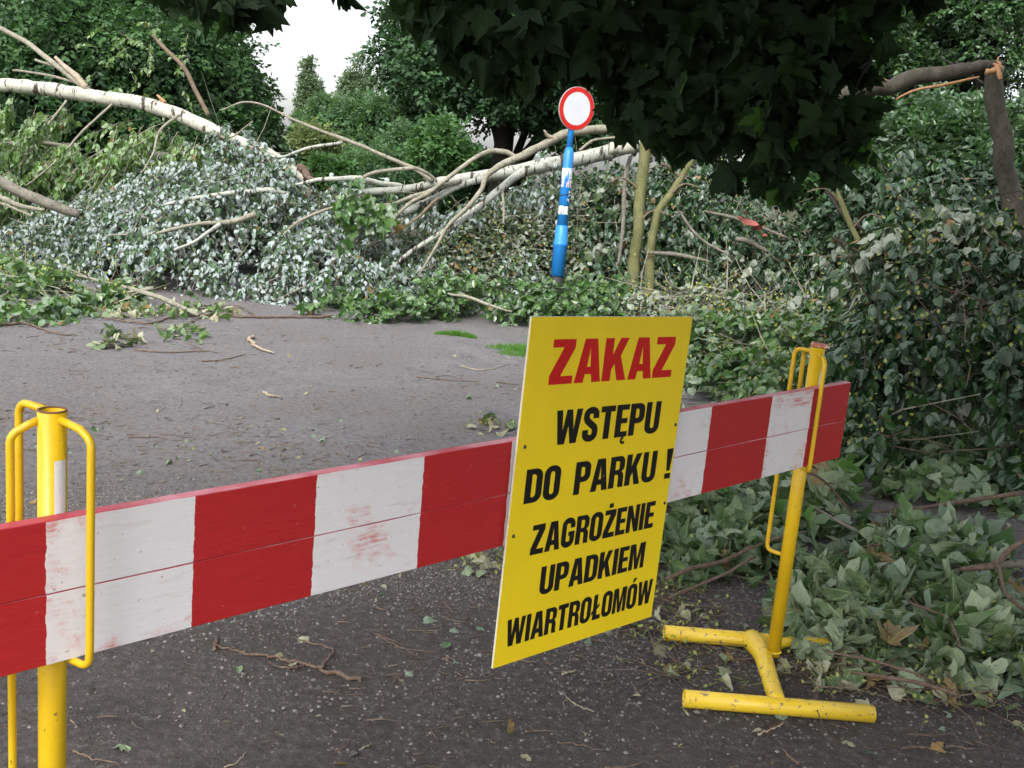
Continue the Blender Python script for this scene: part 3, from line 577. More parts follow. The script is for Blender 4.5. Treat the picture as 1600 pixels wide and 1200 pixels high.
# ---- lettering
def arc(cx, cy, rx, ry, a0, a1, n=7): return [(cx + rx * math.cos(R(a0 + (a1 - a0) * i / n)), cy + ry * math.sin(R(a0 + (a1 - a0) * i / n))) for i in range(n + 1)]
def rrect(x0, y0, x1, y1, r, ry=None):
    ry = ry or r; return arc(x1 - r, y0 + ry, r, ry, -90, 0) + arc(x1 - r, y1 - ry, r, ry, 0, 90) + arc(x0 + r, y1 - ry, r, ry, 90, 180) + arc(x0 + r, y0 + ry, r, ry, 180, 270)
def stroke(c, t):
    c = np.array(c, float); tg = unit(np.gradient(c, axis=0)); nn = np.stack([-tg[:, 1], tg[:, 0]], 1) * t / 2
    return [tuple(q) for q in np.vstack([c + nn, (c - nn)[::-1]])]
ST = 0.215
def glyph(ch):
    """list of (outer, [holes]) and the advance width, cap height 1."""
    s = ST
    if ch == 'Z': w = 0.54; return [([(0, 0), (w, 0), (w, 0.18), (0.25, 0.18), (w, 0.80), (w, 1), (0.02, 1), (0.02, 0.82), (w - 0.26, 0.82), (0, 0.20)], [])], w
    if ch == 'Ż': w = 0.54; return glyph('Z')[0] + [([(w / 2 - 0.1, 1.07), (w / 2 + 0.1, 1.07), (w / 2 + 0.1, 1.23), (w / 2 - 0.1, 1.23)], [])], w
    if ch == 'A': w = 0.64; return [([(0, 0), (0.215, 0), (0.245, 0.19), (w - 0.245, 0.19), (w - 0.215, 0), (w, 0), (w / 2 + 0.15, 1), (w / 2 - 0.15, 1)], [[(0.275, 0.36), (w - 0.275, 0.36), (w / 2, 0.80)]])], w
    if ch == 'K': w = 0.62; return [([(0, 0), (s, 0), (s, 0.26), (0.285, 0.40), (w - 0.235, 0), (w, 0), (0.425, 0.58), (w - 0.02, 1), (w - 0.24, 1), (s, 0.60), (s, 1), (0, 1)], [])], w
    if ch == 'W': w = 0.88; return [([(0, 1), (0.13, 0), (0.35, 0), (0.44, 0.52), (0.53, 0), (0.75, 0), (0.88, 1), (0.68, 1), (0.625, 0.40), (0.535, 1), (0.345, 1), (0.255, 0.40), (0.20, 1)], [])], w
    if ch == 'T': w = 0.52; return [([(w / 2 - s / 2, 0), (w / 2 + s / 2, 0), (w / 2 + s / 2, 0.82), (w, 0.82), (w, 1), (0, 1), (0, 0.82), (w / 2 - s / 2, 0.82)], [])], w
    if ch in 'EĘ':
        w = 0.47; o = [([(0, 0), (w, 0), (w, 0.17), (s, 0.17), (s, 0.42), (w - 0.03, 0.42), (w - 0.03, 0.58), (s, 0.58), (s, 0.83), (w, 0.83), (w, 1), (0, 1)], [])]
        if ch == 'Ę': o.append((stroke([(0.36, -0.002), (0.29, -0.07), (0.28, -0.14), (0.32, -0.185), (0.42, -0.18)], 0.085), []))
        return o, w
    if ch == 'L': w = 0.45; return [([(0, 0), (w, 0), (w, 0.18), (s, 0.18), (s, 1), (0, 1)], [])], w
    if ch == 'Ł': w = 0.50; x = 0.06; return [([(x, 0), (w, 0), (w, 0.18), (x + s, 0.18), (x + s, 0.40), (x + s + 0.13, 0.50), (x + s + 0.13, 0.64), (x + s, 0.54), (x + s, 1), (x, 1), (x, 0.40), (x - 0.08, 0.34), (x - 0.08, 0.20), (x, 0.26)], [])], w
    if ch == 'I': return [([(0, 0), (s, 0), (s, 1), (0, 1)], [])], s
    if ch == 'N': w = 0.60; return [([(0, 0), (0.20, 0), (0.20, 0.56), (w - 0.21, 0), (w, 0), (w, 1), (w - 0.20, 1), (w - 0.20, 0.46), (0.21, 1), (0, 1)], [])], w
    if ch == 'M': w = 0.76; return [([(0, 0), (0.19, 0), (0.19, 0.66), (0.30, 0), (0.46, 0), (0.57, 0.66), (0.57, 0), (w, 0), (w, 1), (w - 0.27, 1), (0.38, 0.38), (0.27, 1), (0, 1)], [])], w
    if ch in 'OÓ':
        w = 0.58; o = [(rrect(0, -0.015, w, 1.015, 0.27, 0.24), [rrect(s, 0.16, w - s, 0.84, 0.07, 0.09)])]
        if ch == 'Ó': o.append(([(0.22, 1.07), (0.34, 1.07), (0.50, 1.24), (0.31, 1.24)], []))
        return o, w
    if ch == 'U': w = 0.58; return [([(0, 1), (0, 0.24)] + arc(0.27, 0.225, 0.27, 0.24, 180, 270) + arc(w - 0.27, 0.225, 0.27, 0.24, 270, 360) + [(w, 1), (w - s, 1)] + arc(w - s - 0.07, 0.25, 0.07, 0.09, 0, -90) + arc(s + 0.07, 0.25, 0.07, 0.09, -90, -180) + [(s, 1)], [])], w
    if ch == 'D': w = 0.58; return [([(0, 0)] + arc(w - 0.26, 0.24, 0.26, 0.24, -90, 0) + arc(w - 0.26, 0.76, 0.26, 0.24, 0, 90) + [(0, 1)], [[(s, 0.17)] + arc(w - s - 0.08, 0.26, 0.08, 0.09, -90, 0) + arc(w - s - 0.08, 0.74, 0.08, 0.09, 0, 90) + [(s, 0.83)]])], w
    if ch == 'P': w = 0.56; return [([(0, 0), (s, 0), (s, 0.37)] + arc(w - 0.22, 0.58, 0.22, 0.21, -90, 0) + arc(w - 0.22, 0.79, 0.22, 0.21, 0, 90) + [(0, 1)], [[(s, 0.54)] + arc(w - s - 0.07, 0.61, 0.07, 0.07, -90, 0) + arc(w - s - 0.07, 0.76, 0.07, 0.07, 0, 90) + [(s, 0.83)]])], w
    if ch == 'R': w = 0.58; return [([(0, 0), (s, 0), (s, 0.41), (0.30, 0.41), (0.355, 0.37), (0.36, 0.30), (0.36, 0.10), (0.38, 0), (w + 0.01, 0), (w - 0.01, 0.08), (w - 0.015, 0.34), (w - 0.05, 0.45), (w - 0.12, 0.50), (w - 0.04, 0.56), (w - 0.01, 0.64)] + arc(w - 0.22, 0.79, 0.21, 0.21, 0, 90) + [(0, 1)], [[(s, 0.56)] + arc(w - s - 0.07, 0.63, 0.07, 0.07, -90, 0) + arc(w - s - 0.07, 0.77, 0.07, 0.07, 0, 90) + [(s, 0.84)]])], w
    if ch == 'S':
        w = 0.55; a = s / 2; c = [(w - a, 0.67), (w - a, 0.76)] + arc(w / 2, 0.79, w / 2 - a, 0.13, 0, 180, 8)[1:] + [(a, 0.70), (a + 0.03, 0.62), (w / 2, 0.51), (w - a - 0.03, 0.40), (w - a, 0.32)] + [(w - a, 0.24)] + arc(w / 2, 0.21, w / 2 - a, 0.13, 0, -180, 8)[1:] + [(a, 0.25), (a, 0.34)]
        return [(stroke(c, 0.205), [])], w
    if ch == 'G':
        w = 0.58; a = s / 2; c = [(w - a, 0.65), (w - a, 0.76)] + arc(w / 2, 0.77, w / 2 - a, 0.15, 0, 180, 8)[1:] + [(a, 0.5)] + arc(w / 2, 0.23, w / 2 - a, 0.15, 180, 360, 8) + [(w - a, 0.40), (w - a, 0.53)]
        return [(stroke(c, 0.205), []), ([(w / 2 + 0.01, 0.38), (w - s + 0.002, 0.38), (w - s + 0.002, 0.53), (w / 2 + 0.01, 0.53)], [])], w
    if ch == '!': w = 0.22; return [([(0, 0), (w, 0), (w, 0.18), (0, 0.18)], []), ([(0.05, 0.26), (w - 0.05, 0.26), (w + 0.01, 1), (-0.01, 1)], [])], w
    return [], 0.25
def text_line(name, txt, x0, x1, z0, z1, y, material, parent, gap=0.055, sx=None):
    H_ = z1 - z0; adv = []; x = 0
    for ch in txt:
        gl, w = glyph(ch); g_ = gap if ch not in 'A' else gap - 0.015; adv.append((x, gl)); x += w + g_
    tw = x - gap; k = (x1 - x0) / tw; g = Geo()
    for (ox, gl) in adv:
        for outer, holes in gl:
            polys = [[Vector(((ox + px) * k + x0, y, pz * H_ + z0)) for px, pz in c] for c in [outer] + holes]
            polys2 = [[Vector((v.x, v.z, 0)) for v in c] for c in polys]
            tri = tessellate_polygon(polys2); V = [tuple(v) for c in polys for v in c]; F = []
            for t in tri:
                a, b, c = [np.array(V[i]) for i in t]
                nrm = np.cross(b - a, c - a); F.append(tuple(t) if nrm[1] < 0 else tuple(reversed(t)))
            g.faces(V, F)
    return g.build(name, material, parent)
SW, SH = 0.70, 0.98
SO = 0.078                                                      # the sheet hangs this far in front of the post axis
p00 = on_plane(764, 1045, PR + NB * SO, NB); p10 = on_plane(1013, 958, PR + NB * SO, NB); p01 = on_plane(825, 492, PR + NB * SO, NB); p11 = on_plane(1080, 487, PR + NB * SO, NB)
s_of = lambda q: (q - PR) @ DR
sgw = 0.5 * ((s_of(p10) - s_of(p00)) + (s_of(p11) - s_of(p01))); sgh = 0.5 * (p01[2] - p00[2] + p11[2] - p10[2])
s0 = 0.5 * (s_of(p00) + s_of(p01)); z0 = 0.5 * (p00[2] + p10[2]); lean = s_of(p01) - s_of(p00)
sg = root('warning_sign', 'yellow Polish warning panel with red ZAKAZ heading fixed to the striped board', 'sign', PR + DR * s0 + NB * SO + np.array([0, 0, z0]))
sg.rotation_euler = (0, math.atan2(lean, sgh), math.pi / 2 - AZ)
KX, KZ = sgw / SW, sgh / SH
def sheet_mat(name, col, rough=0.3, var=0.06):
    x, nt, o = mat(name); tc = N(nt, 'ShaderNodeTexCoord').outputs['Object']; n1 = noise(nt, 5, 5, 0.6, tc); n2 = noise(nt, 90, 3, 0.7, tc)
    c = ramp(nt, n1, [(0.3, tuple(v * (1 - var) for v in col)), (0.7, tuple(min(1, v * (1 + var)) for v in col))])
    c = mixc(nt, ramp(nt, n2, [(0.70, 0.0), (0.85, 0.3)]), c, tuple(v * 0.6 for v in col)); bsdf(nt, o, c, rough, 0.4, noise(nt, 2.0, 2, 0.5, tc), 0.05, 0.01); return x
M['sign_yellow'] = sheet_mat('sign_yellow', (0.86, 0.63, 0.012), 0.42, 0.05); M['sign_black'] = sheet_mat('print_black', (0.012, 0.011, 0.010)); M['sign_red'] = sheet_mat('print_red', (0.56, 0.012, 0.012))
M['sign_core'] = sheet_mat('sheet_edge', (0.62, 0.60, 0.55)); M['dark_hole'] = sheet_mat('nail_head', (0.05, 0.04, 0.03), 0.6)
def box(g, x0, x1, y0, y1, z0, z1):
    V = [(x, y, z) for z in (z0, z1) for x, y in ((x0, y0), (x1, y0), (x1, y1), (x0, y1))]; g.faces(V, [(3, 2, 1, 0), (4, 5, 6, 7), (0, 1, 5, 4), (1, 2, 6, 5), (2, 3, 7, 6), (3, 0, 4, 7)])
g = Geo(); box(g, 0, sgw, 0, 0.005, 0, sgh); g.build('backing', M['sign_core'], sg)
g = Geo(); box(g, 0.0006, sgw - 0.0006, -0.0012, -0.0001, 0.0006, sgh - 0.0006); g.build('panel', M['sign_yellow'], sg)
YT = -0.0018
def TL(txt, a, b, z0, z1, m_, gap=0.055): return text_line('lettering', txt, a * KX, b * KX, z0 * KZ, z1 * KZ, YT, m_, sg, gap)
TL('ZAKAZ', 0.090, 0.628, 0.795, 0.919, M['sign_red'], 0.05)
TL('WSTĘPU', 0.138, 0.601, 0.623, 0.721, M['sign_black'])
TL('DO', 0.046, 0.184, 0.467, 0.564, M['sign_black']); TL('PARKU', 0.244, 0.616, 0.467, 0.564, M['sign_black']); TL('!', 0.664, 0.694, 0.467, 0.564, M['sign_black'])
TL('ZAGROŻENIE', 0.094, 0.640, 0.3125, 0.3995, M['sign_black'])
TL('UPADKIEM', 0.150, 0.618, 0.1845, 0.269, M['sign_black'])
TL('WIARTROŁOMÓW', 0.037, 0.682, 0.0535, 0.1345, M['sign_black'])
for (a, b) in ((0.0279, 0.629), (0.687, 0.640), (0.0223, 0.380), (0.687, 0.385), (0.369, 0.51)):
    g = Geo(); an = np.linspace(0, 2 * np.pi, 10, endpoint=False); V = [(a * KX + math.cos(t) * 0.0042, -0.0032, b * KZ + math.sin(t) * 0.0042) for t in an] + [(a * KX + math.cos(t) * 0.0055, -0.0012, b * KZ + math.sin(t) * 0.0055) for t in an]
    g.faces(V, [tuple(range(10))] + [(k, k + 10, (k + 1) % 10 + 10, (k + 1) % 10) for k in range(10)]); g.build('nail', M['dark_hole'], sg)

# ---------------------------------------------------------------- round no-vehicles sign on a blue stepped post
def blue_mat():
    x, nt, o = mat('blue_paint'); tc = N(nt, 'ShaderNodeTexCoord').outputs['Object']; n1 = noise(nt, 3, 4, 0.6, tc); n2 = noise(nt, 30, 4, 0.7, tc)
    c = ramp(nt, n1, [(0.3, (0.012, 0.17, 0.50)), (0.7, (0.02, 0.22, 0.60))]); c = mixc(nt, ramp(nt, n2, [(0.68, 0.0), (0.7, 0.8)]), c, (0.30, 0.33, 0.35)); bsdf(nt, o, c, 0.4, 0.45); return x
M['blue'] = blue_mat()
SD = 12.7
pb = P(869, 452, SD); pt = P(893, 196, SD); base = np.array([pb[0], pb[1], 0.0])
rs = root('road_sign', 'round white sign with red rim on a stepped blue post among fallen branches', 'road sign', base)
pxm = SD / FPX
def at_v(v): # height on the post for a picture row
    f = (452 - v) / (452 - 196); return pb + (pt - pb) * f - base
steps = [('post_base', 'dark', 475, 432, 17), ('post_base_sleeve', 'blue', 432, 358, 22), ('post_middle', 'blue', 358, 250, 16.5), ('post_top', 'blue', 240, 150, 10)]
def lathe(name, prof, material, parent):
    g = Geo(); p = np.array([q[0] for q in prof]); tube(g, p, np.array([q[1] for q in prof]), 20, True); return g.build(name, material, parent, True)
M['black_base'] = sheet_mat('dark_base', (0.02, 0.02, 0.022), 0.6)
lathe('post_foot', [(np.array([at_v(452)[0], at_v(452)[1], -0.0]), 9.5 * pxm), (at_v(432), 9.5 * pxm)], M['black_base'], rs)
lathe('post_sleeve', [(at_v(432), 10.6 * pxm), (at_v(386), 10.6 * pxm), (at_v(385), 11.6 * pxm), (at_v(380), 11.6 * pxm), (at_v(379), 10.2 * pxm), (at_v(355), 9.8 * pxm), (at_v(353), 8.4 * pxm)], M['blue'], rs)
lathe('post_middle', [(at_v(356), 8.4 * pxm), (at_v(240), 7.9 * pxm), (at_v(231), 5.2 * pxm)], M['blue'], rs)
lathe('post_top', [(at_v(234), 5.0 * pxm), (at_v(150), 4.6 * pxm)], M['blue'], rs)
def sticker(v0, v1, a0, a1, m_, rad=8.25):
    g = Geo(); V = []; F = []; A = np.linspace(R(a0), R(a1), 7)
    for a in A:
        for v in (v1, v0): c = at_v(v); V.append((c[0] + math.cos(a) * rad * pxm, c[1] + math.sin(a) * rad * pxm, c[2] + random.Random(v * a).uniform(-.006, .006)))
    for i in range(6): F.append((2 * i, 2 * i + 2, 2 * i + 3, 2 * i + 1))
    g.faces(V, F); return g.build('sticker', m_, rs, True)
M['st_white'] = paint_mat('sticker_white', (0.55, 0.58, 0.60), (0.70, 0.72, 0.74), (0.05, 0.18, 0.45), 0.57, 0.5)
M['st_pink'] = paint_mat('sticker_pink', (0.55, 0.40, 0.38), (0.65, 0.50, 0.48), (0.35, 0.38, 0.45), 0.55, 0.5); M['st_cream'] = paint_mat('sticker_cream', (0.50, 0.53, 0.42), (0.62, 0.63, 0.52), (0.3, 0.35, 0.35), 0.6, 0.5)
sticker(263, 280, -165, -12, M['st_white']); sticker(281, 293, -150, -20, M['st_pink']); sticker(322, 335, -160, -40, M['st_cream'], 8.5); sticker(298, 306, -50, -15, M['st_white']); sticker(310, 316, -70, -30, M['st_white'])
g = Geo(); c = at_v(304); an = np.linspace(0, 2 * np.pi, 16); tube(g, np.stack([c[0] + np.cos(an) * 8.6 * pxm, c[1] + np.sin(an) * 8.6 * pxm, c[2] + 0.02 * np.cos(an)], 1), np.full(16, 0.006), 6, True); g.build('wire_band', M['black_base'], rs, True)
dc = P(893.5, 169, SD) - base; dn = unit(-ray(893, 169) + np.array([0.62, 0.10, 0.0])); dx_ = unit(np.cross(np.array([0, 0, 1.0]), dn)); dz_ = np.cross(dn, dx_); DRAD = 33 * pxm; dc = dc + dn * 0.11
def disc(name, r0, r1, off, material, thick=0.004):
    g = Geo(); n = 48; an = np.linspace(0, 2 * np.pi, n, endpoint=False); c = np.outer(np.cos(an), dx_) + np.outer(np.sin(an), dz_)
    o = dc + dn * off; b = dc + dn * (off - thick)
    if r0 <= 0: V = np.concatenate([o + c * r1, b + c * r1]); F = [tuple(range(n)), tuple(range(2 * n - 1, n - 1, -1))] + [(k, n + k, n + (k + 1) % n, (k + 1) % n) for k in range(n)]
    else:
        V = np.concatenate([o + c * r1, o + c * r0, b + c * r0, b + c * r1]); F = [(q * n + k, q * n + (k + 1) % n, ((q + 1) % 4) * n + (k + 1) % n, ((q + 1) % 4) * n + k) for k in range(n) for q in range(4)]
    g.faces(V, F); return g.build(name, material, rs)
M['sign_white'] = sheet_mat('sign_white', (0.72, 0.75, 0.80)); M['rim_red'] = sheet_mat('rim_red', (0.62, 0.025, 0.02)); M['sign_grey'] = sheet_mat('sign_back', (0.4, 0.4, 0.4))
disc('sign_plate', 0, DRAD, 0.0, M['sign_grey'], 0.012); disc('white_face', 0, DRAD * 0.76, 0.003, M['sign_white'], 0.002); disc('red_rim', DRAD * 0.76, DRAD * 0.975, 0.004, M['rim_red'], 0.003)

# ---------------------------------------------------------------- standing trees
def crown_leaves(g, rng, center, radii, nclump, nper, size, tpls, clump=0.32, flat=0.75, low=-0.55):
    c = np.asarray(center, float); r = np.asarray(radii, float); d = unit(rng.standard_normal((nclump * 2, 3))); d = d[d[:, 2] > low][:nclump]
    cc = c + d * r * rng.uniform(0.35, 0.92, (len(d), 1)); cr = clump * r.min() * rng.uniform(0.6, 1.3, len(cc))
    n = nper; q = unit(rng.standard_normal((len(cc), n, 3)) + np.array([0, 0, 0.35]) + d[:, None, :] * 0.5)
    p = cc[:, None] + q * cr[:, None, None] * np.array([1.15, 1.15, flat]) * rng.uniform(0.55, 1.05, (len(cc), n, 1))
    p = p.reshape(-1, 3); q = q.reshape(-1, 3)
    ax = q * 0.6 + np.array([0, 0, -0.35]) + rng.standard_normal(p.shape) * 0.5; nr = q * 0.5 + np.array([0, 0, 0.8]) + rng.standard_normal(p.shape) * 0.4
    scatter_many(g, tpls, p, ax, nr, size * rng.uniform(0.7, 1.3, len(p)), rng); return cc
def tree(name, label, base, top, crown, nclump, nper, size, material, bark, seed, trunk_r=0.2, cat='tree', group=None, tpls=None, extra=(), clump=0.32, low=-0.55, limbs=10):
    rng = np.random.default_rng(seed); t = root(name, label, cat, (base[0], base[1], 0), group); B = np.array([base[0], base[1], 0.0]); g = Geo()
    cs = []
    for (c, r, k) in [(crown[0], crown[1], 1.0)] + list(extra): cs.append(crown_leaves(g, rng, np.array(c) - B, r, int(nclump * k), nper, size, tpls or SPRAY6, clump, low=low))
    g.build('foliage', material, t, kind='stuff')
    c0 = np.array(crown[0]) - B; h = c0[2]
    g = Geo(); q = smooth_line([(0, 0, -0.05, trunk_r * 1.35), (0.1 * rng.normal(), 0.1 * rng.normal(), h * 0.3, trunk_r), (c0[0] * 0.5, c0[1] * 0.5, h * 0.7, trunk_r * 0.75), (c0[0], c0[1], h + crown[1][2] * 0.4, trunk_r * 0.3)], 16)
    tube(g, q[:, :3], q[:, 3], 10, True, 0.04, rng); g.build('trunk', bark, t, True)
    allc = np.concatenate(cs); pick = allc[rng.permutation(len(allc))[:limbs]]
    for e in pick:
        s = q[rng.integers(5, 13)]; mid = (s[:3] + e) / 2 + np.array([0, 0, 0.1]) + rng.normal(0, 0.15, 3); l = smooth_line([list(s[:3]) + [s[3] * 0.5], list(mid) + [s[3] * 0.3], list(e) + [0.015]], 9)
        g = Geo(); tube(g, l[:, :3], l[:, 3], 6, True); g.build('branch', bark, t, True)
    return t
def W3(u, v, d): return tuple(P(u, v, d))
def px(r, d): return r * d / FPX

# big dark tree at the left
c = P(208, 165, 22); tree('broadleaf_tree', 'large dark green tree standing behind the pale fallen trunk at upper left', (c[0], c[1]), 9, (c, (px(205, 22), 3.0, px(235, 22))), 150, 150, 0.30, M['crown_dark'], M['bark_dark'], 11, 0.22,
     extra=[(P(40, 240, 23), (px(150, 23), 2, px(120, 23)), 0.35), (P(360, 250, 22), (px(80, 22), 2, px(95, 22)), 0.25), (P(200, 330, 23), (px(260, 23), 2, px(100, 23)), 0.35)])
# big dark tree right of the sky gap
c = P(800, 80, 21); tree('broadleaf_tree', 'large dark tree right of the sky gap, behind the round sign', (c[0], c[1]), 9, (c, (px(175, 21), 2.6, px(190, 21))), 150, 150, 0.27, M['crown_right'], M['bark_dark'], 12, 0.25,
     extra=[(P(900, 130, 22), (px(150, 22), 2.5, px(190, 22)), 0.6), (P(1010, 60, 24), (px(190, 24), 2.5, px(260, 24)), 0.5), (P(685, 130, 21), (px(45, 21), 1.2, px(75, 21)), 0.2)])
# far poplars
for (u, v, d, wd, ht, sd, lb) in ((480, 170, 85, 11, 92, 21, 'thin columnar poplar far off, left one in the sky gap'), (551, 175, 80, 21, 100, 22, 'broader columnar poplar far off, right one in the sky gap')):
    c = P(u, v, d); tree('poplar_tree', lb, (c[0], c[1]), 20, (c, (px(wd, d), px(wd, d), px(ht, d))), 90, 26, 0.55, M['crown_poplar'], M['bark_grey'], sd, 0.35, group=None, extra=[(P(u + wd * 1.3, v + 22, d), (px(wd * 0.7, d), px(wd * 0.7, d), px(ht * 0.8, d)), 0.5), (P(u - wd * 1.1, v + 45, d), (px(wd * 0.7, d), px(wd * 0.7, d), px(ht * 0.7, d)), 0.4)], clump=0.45, low=-0.95)
for i, (u, v, d, rw, rh, mk, lb) in enumerate((
    (520, 225, 60, 62, 62, 'crown_wood', 'hazy round tree far off below the thin poplar'),
    (590, 215, 55, 62, 75, 'crown_wood', 'hazy round tree far off below the broad poplar'),
    (655, 250, 45, 60, 60, 'crown_wood', 'middle distance tree behind the bright green sapling'),
    (560, 270, 42, 70, 36, 'crown_wood', 'low leafy tree in the middle distance behind the bare arching branch'))):
    c = P(u, v, d); tree('distant_tree', lb, (c[0], c[1]), 9, (c, (px(rw, d), 3, px(rh, d))), 60, 90, 0.55 * d / 55, M[mk], M['bark_grey'], 30 + i, 0.25, limbs=4)
c = P(485, 232, 38); tree('willow_tree', 'yellow green willow behind the fallen trunk at the sky gap', (c[0], c[1]), 5, (c, (px(32, 38), 0.8, px(42, 38))), 26, 90, 0.4, M['crown_yellow'], M['bark_grey'], 41, 0.1, limbs=3)
c = P(520, 272, 33); tree('shrub', 'round bright green shrub in the gap behind the arching bare branch', (c[0], c[1]), 3, (c, (px(34, 33), 0.7, px(26, 33))), 30, 80, 0.32, M['crown_shrub'], M['bark_grey'], 42, 0.05, 'shrub', limbs=3)
c = P(688, 235, 17.5); tree('sapling', 'bright green upright sapling left of the blue sign post', (c[0], c[1]), 3, (c, (px(48, 17.5), 0.5, px(48, 17.5))), 40, 22, 0.24, M['crown_shrub'], M['bark_grey'], 43, 0.03, 'sapling', tpls=SPRAY_OV, limbs=8)
# understorey behind the heaps
for i, (u, v, d, rw, rh, lb) in enumerate((
    (700, 300, 26, 150, 55, 'dark bush filling the gap behind the white forked limbs'),
    (240, 330, 26, 250, 60, 'dark bush behind the heap of silvery leaves at left'),
    (-40, 250, 20, 120, 130, 'dense bush at the left edge beyond the fallen trunk'))):
    c = P(u, v, d); tree('bush', lb, (c[0], c[1]), 3, (c, (px(rw, d), 1.2, px(rh, d))), 70, 80, 0.36, M['crown_right'], M['bark_dark'], 50 + i, 0.05, 'bush', limbs=3)
# trees at the back right, sky showing through the last of them
for i, (u, v, d, rw, rh, nc, np_, lb) in enumerate((
    (1130, 150, 27, 170, 200, 110, 110, 'green tree behind the overhanging maple leaves, right of the dark tree'),
    (1395, 120, 22, 110, 150, 110, 100, 'leafy green tree behind the snapped horizontal trunk'),
    (1500, 235, 17, 130, 75, 80, 100, 'leafy tree close behind the upright broken stump'),
    (1330, 290, 20, 160, 80, 80, 110, 'low green tree behind the middle of the fallen lime heap'))):
    c = P(u, v, d); tree('broadleaf_tree', lb, (c[0], c[1]), 8, (c, (px(rw, d), 2.0, px(rh, d))), nc, np_, 0.30, M['crown_back'], M['bark_dark'], 60 + i, 0.16, tpls=SPRAY_OV if i > 1 else SPRAY6)
c = P(1560, 60, 20); tree('broadleaf_tree', 'thin crowned tree at the upper right corner with white sky showing through', (c[0], c[1]), 8, (c, (px(130, 20), 1.6, px(130, 20))), 70, 60, 0.24, M['crown_back'], M['bark_dark'], 70, 0.12, tpls=SPRAY6, limbs=6)
for i, (pts, lb) in enumerate((
    ([(1464, 300, 22, 17), (1458, 120, 22, 15), (1452, -60, 22, 14)], 'dark bare trunk behind the snapped trunk, leftmost of the three thin trunks'),
    ([(1500, 300, 21, 15), (1502, 110, 21, 13), (1512, -80, 21, 12)], 'dark slim trunk against the sky, middle of the three thin trunks'),
    ([(1528, 300, 20, 15), (1532, 60, 20, 13), (1545, -80, 20, 12)], 'dark slim trunk against the sky, rightmost of the three thin trunks'))):
    q0 = P(*pts[0][:3]); t = root('tree_trunk', lb, 'tree trunk', (q0[0], q0[1], 0))
    hang(limb('trunk', [pts[0]] + pts[1:], M['bark_dark'], None, 80 + i), t)
    lo = q0.copy(); g = Geo(); rr = pts[0][3] * 0.5 * pts[0][2] / FPX; tube(g, np.array([[q0[0], q0[1], -0.05], q0]), [rr * 1.2, rr], 10); hang(g.build('trunk_base', M['bark_dark'], None, True), t)
    rg = np.random.default_rng(90 + i)
    for k in range(3):
        v = 20 + 60 * k; hang(limb('branch', [(pts[1][0], v + 40, pts[1][2], 7), (pts[1][0] + rg.uniform(-50, 50), v, pts[1][2] + rg.uniform(-1, 1), 4), (pts[1][0] + rg.uniform(-90, 90), v - 50, pts[1][2] + rg.uniform(-1, 1), 2)], M['bark_dark'], None, 100 + i * 5 + k, 6), t)

# ---------------------------------------------------------------- fallen trees
def fallen(name, label, cat='fallen tree', loc=None): return root(name, label, cat, (0, 0, 0) if loc is None else loc)
# pale trunk lying high from the left edge
ft = fallen('fallen_poplar', 'fallen poplar with smooth pale trunk slanting down from the left edge above green leaves')
limb('trunk', [(-240, 128, 16.5, 22), (-100, 130, 16, 22), (0, 134, 15.6, 21), (70, 140, 15.4, 22), (140, 149, 15.1, 21), (210, 162, 14.9, 22), (270, 177, 14.7, 22), (320, 197, 14.5, 21), (370, 222, 14.3, 19), (430, 246, 14.2, 17), (482, 284, 14.1, 14)], M['bark_white'], ft, 1, 14, 0.03, 60)
for k, (pts, mk) in enumerate((
    ([(-30, 35, 15.8, 8), (0, 45, 15.7, 8), (45, 67, 15.5, 8), (82, 98, 15.3, 9), (138, 141, 15.1, 11)], 'bark_limb'),
    ([(55, 93, 15.4, 4), (90, 105, 15.3, 5), (122, 126, 15.2, 6)], 'bark_limb'), ([(20, 110, 15.4, 3), (80, 118, 15.3, 4), (122, 130, 15.2, 4)], 'bark_limb'),
    ([(237, 55, 14.5, 4), (256, 75, 14.5, 6), (287, 106, 14.5, 7), (306, 145, 14.5, 7), (326, 180, 14.5, 7)], 'bark_twig'),
    ([(245, 148, 14.7, 3), (258, 160, 14.7, 6)], 'splinter'),
    ([(104, 157, 15.1, 4), (70, 200, 14.9, 3), (30, 260, 14.6, 2)], 'bark_limb'), ([(175, 163, 14.9, 4), (135, 200, 14.7, 4), (95, 245, 14.5, 3), (40, 290, 14.2, 2)], 'bark_limb'),
    ([(281, 180, 14.5, 5), (250, 205, 14.3, 4), (240, 240, 14.1, 3), (220, 270, 13.9, 2)], 'bark_limb'), ([(330, 205, 14.3, 5), (360, 215, 14.1, 3), (395, 190, 13.9, 2)], 'bark_limb'),
    ([(0, 226, 15, 8), (50, 222, 15.1, 7), (110, 228, 15.2, 5)], 'bark_limb'), ([(225, 238, 15.3, 8), (260, 243, 15.3, 11), (330, 246, 15.4, 11)], 'bark_grey'),
    ([(343, 172, 14.3, 2), (380, 160, 14.2, 3), (410, 164, 14.1, 3), (455, 187, 14, 3), (505, 207, 13.9, 5)], 'bark_limb'))):
    limb('branch', pts, M[mk], ft, 200 + k, 8)
limb('split_stub', [(86, 89, 15.2, 5), (110, 112, 15.15, 9), (136, 138, 15.1, 12)], M['stick_pale'], ft, 230, 7); limb('torn_end', [(466, 262, 14.1, 13), (478, 272, 14.05, 12), (492, 284, 14.0, 9)], M['stick'], ft, 231, 7, 0.15)
rng = np.random.default_rng(300); st, dr_, tw_a, tw_b = [], [], [], []
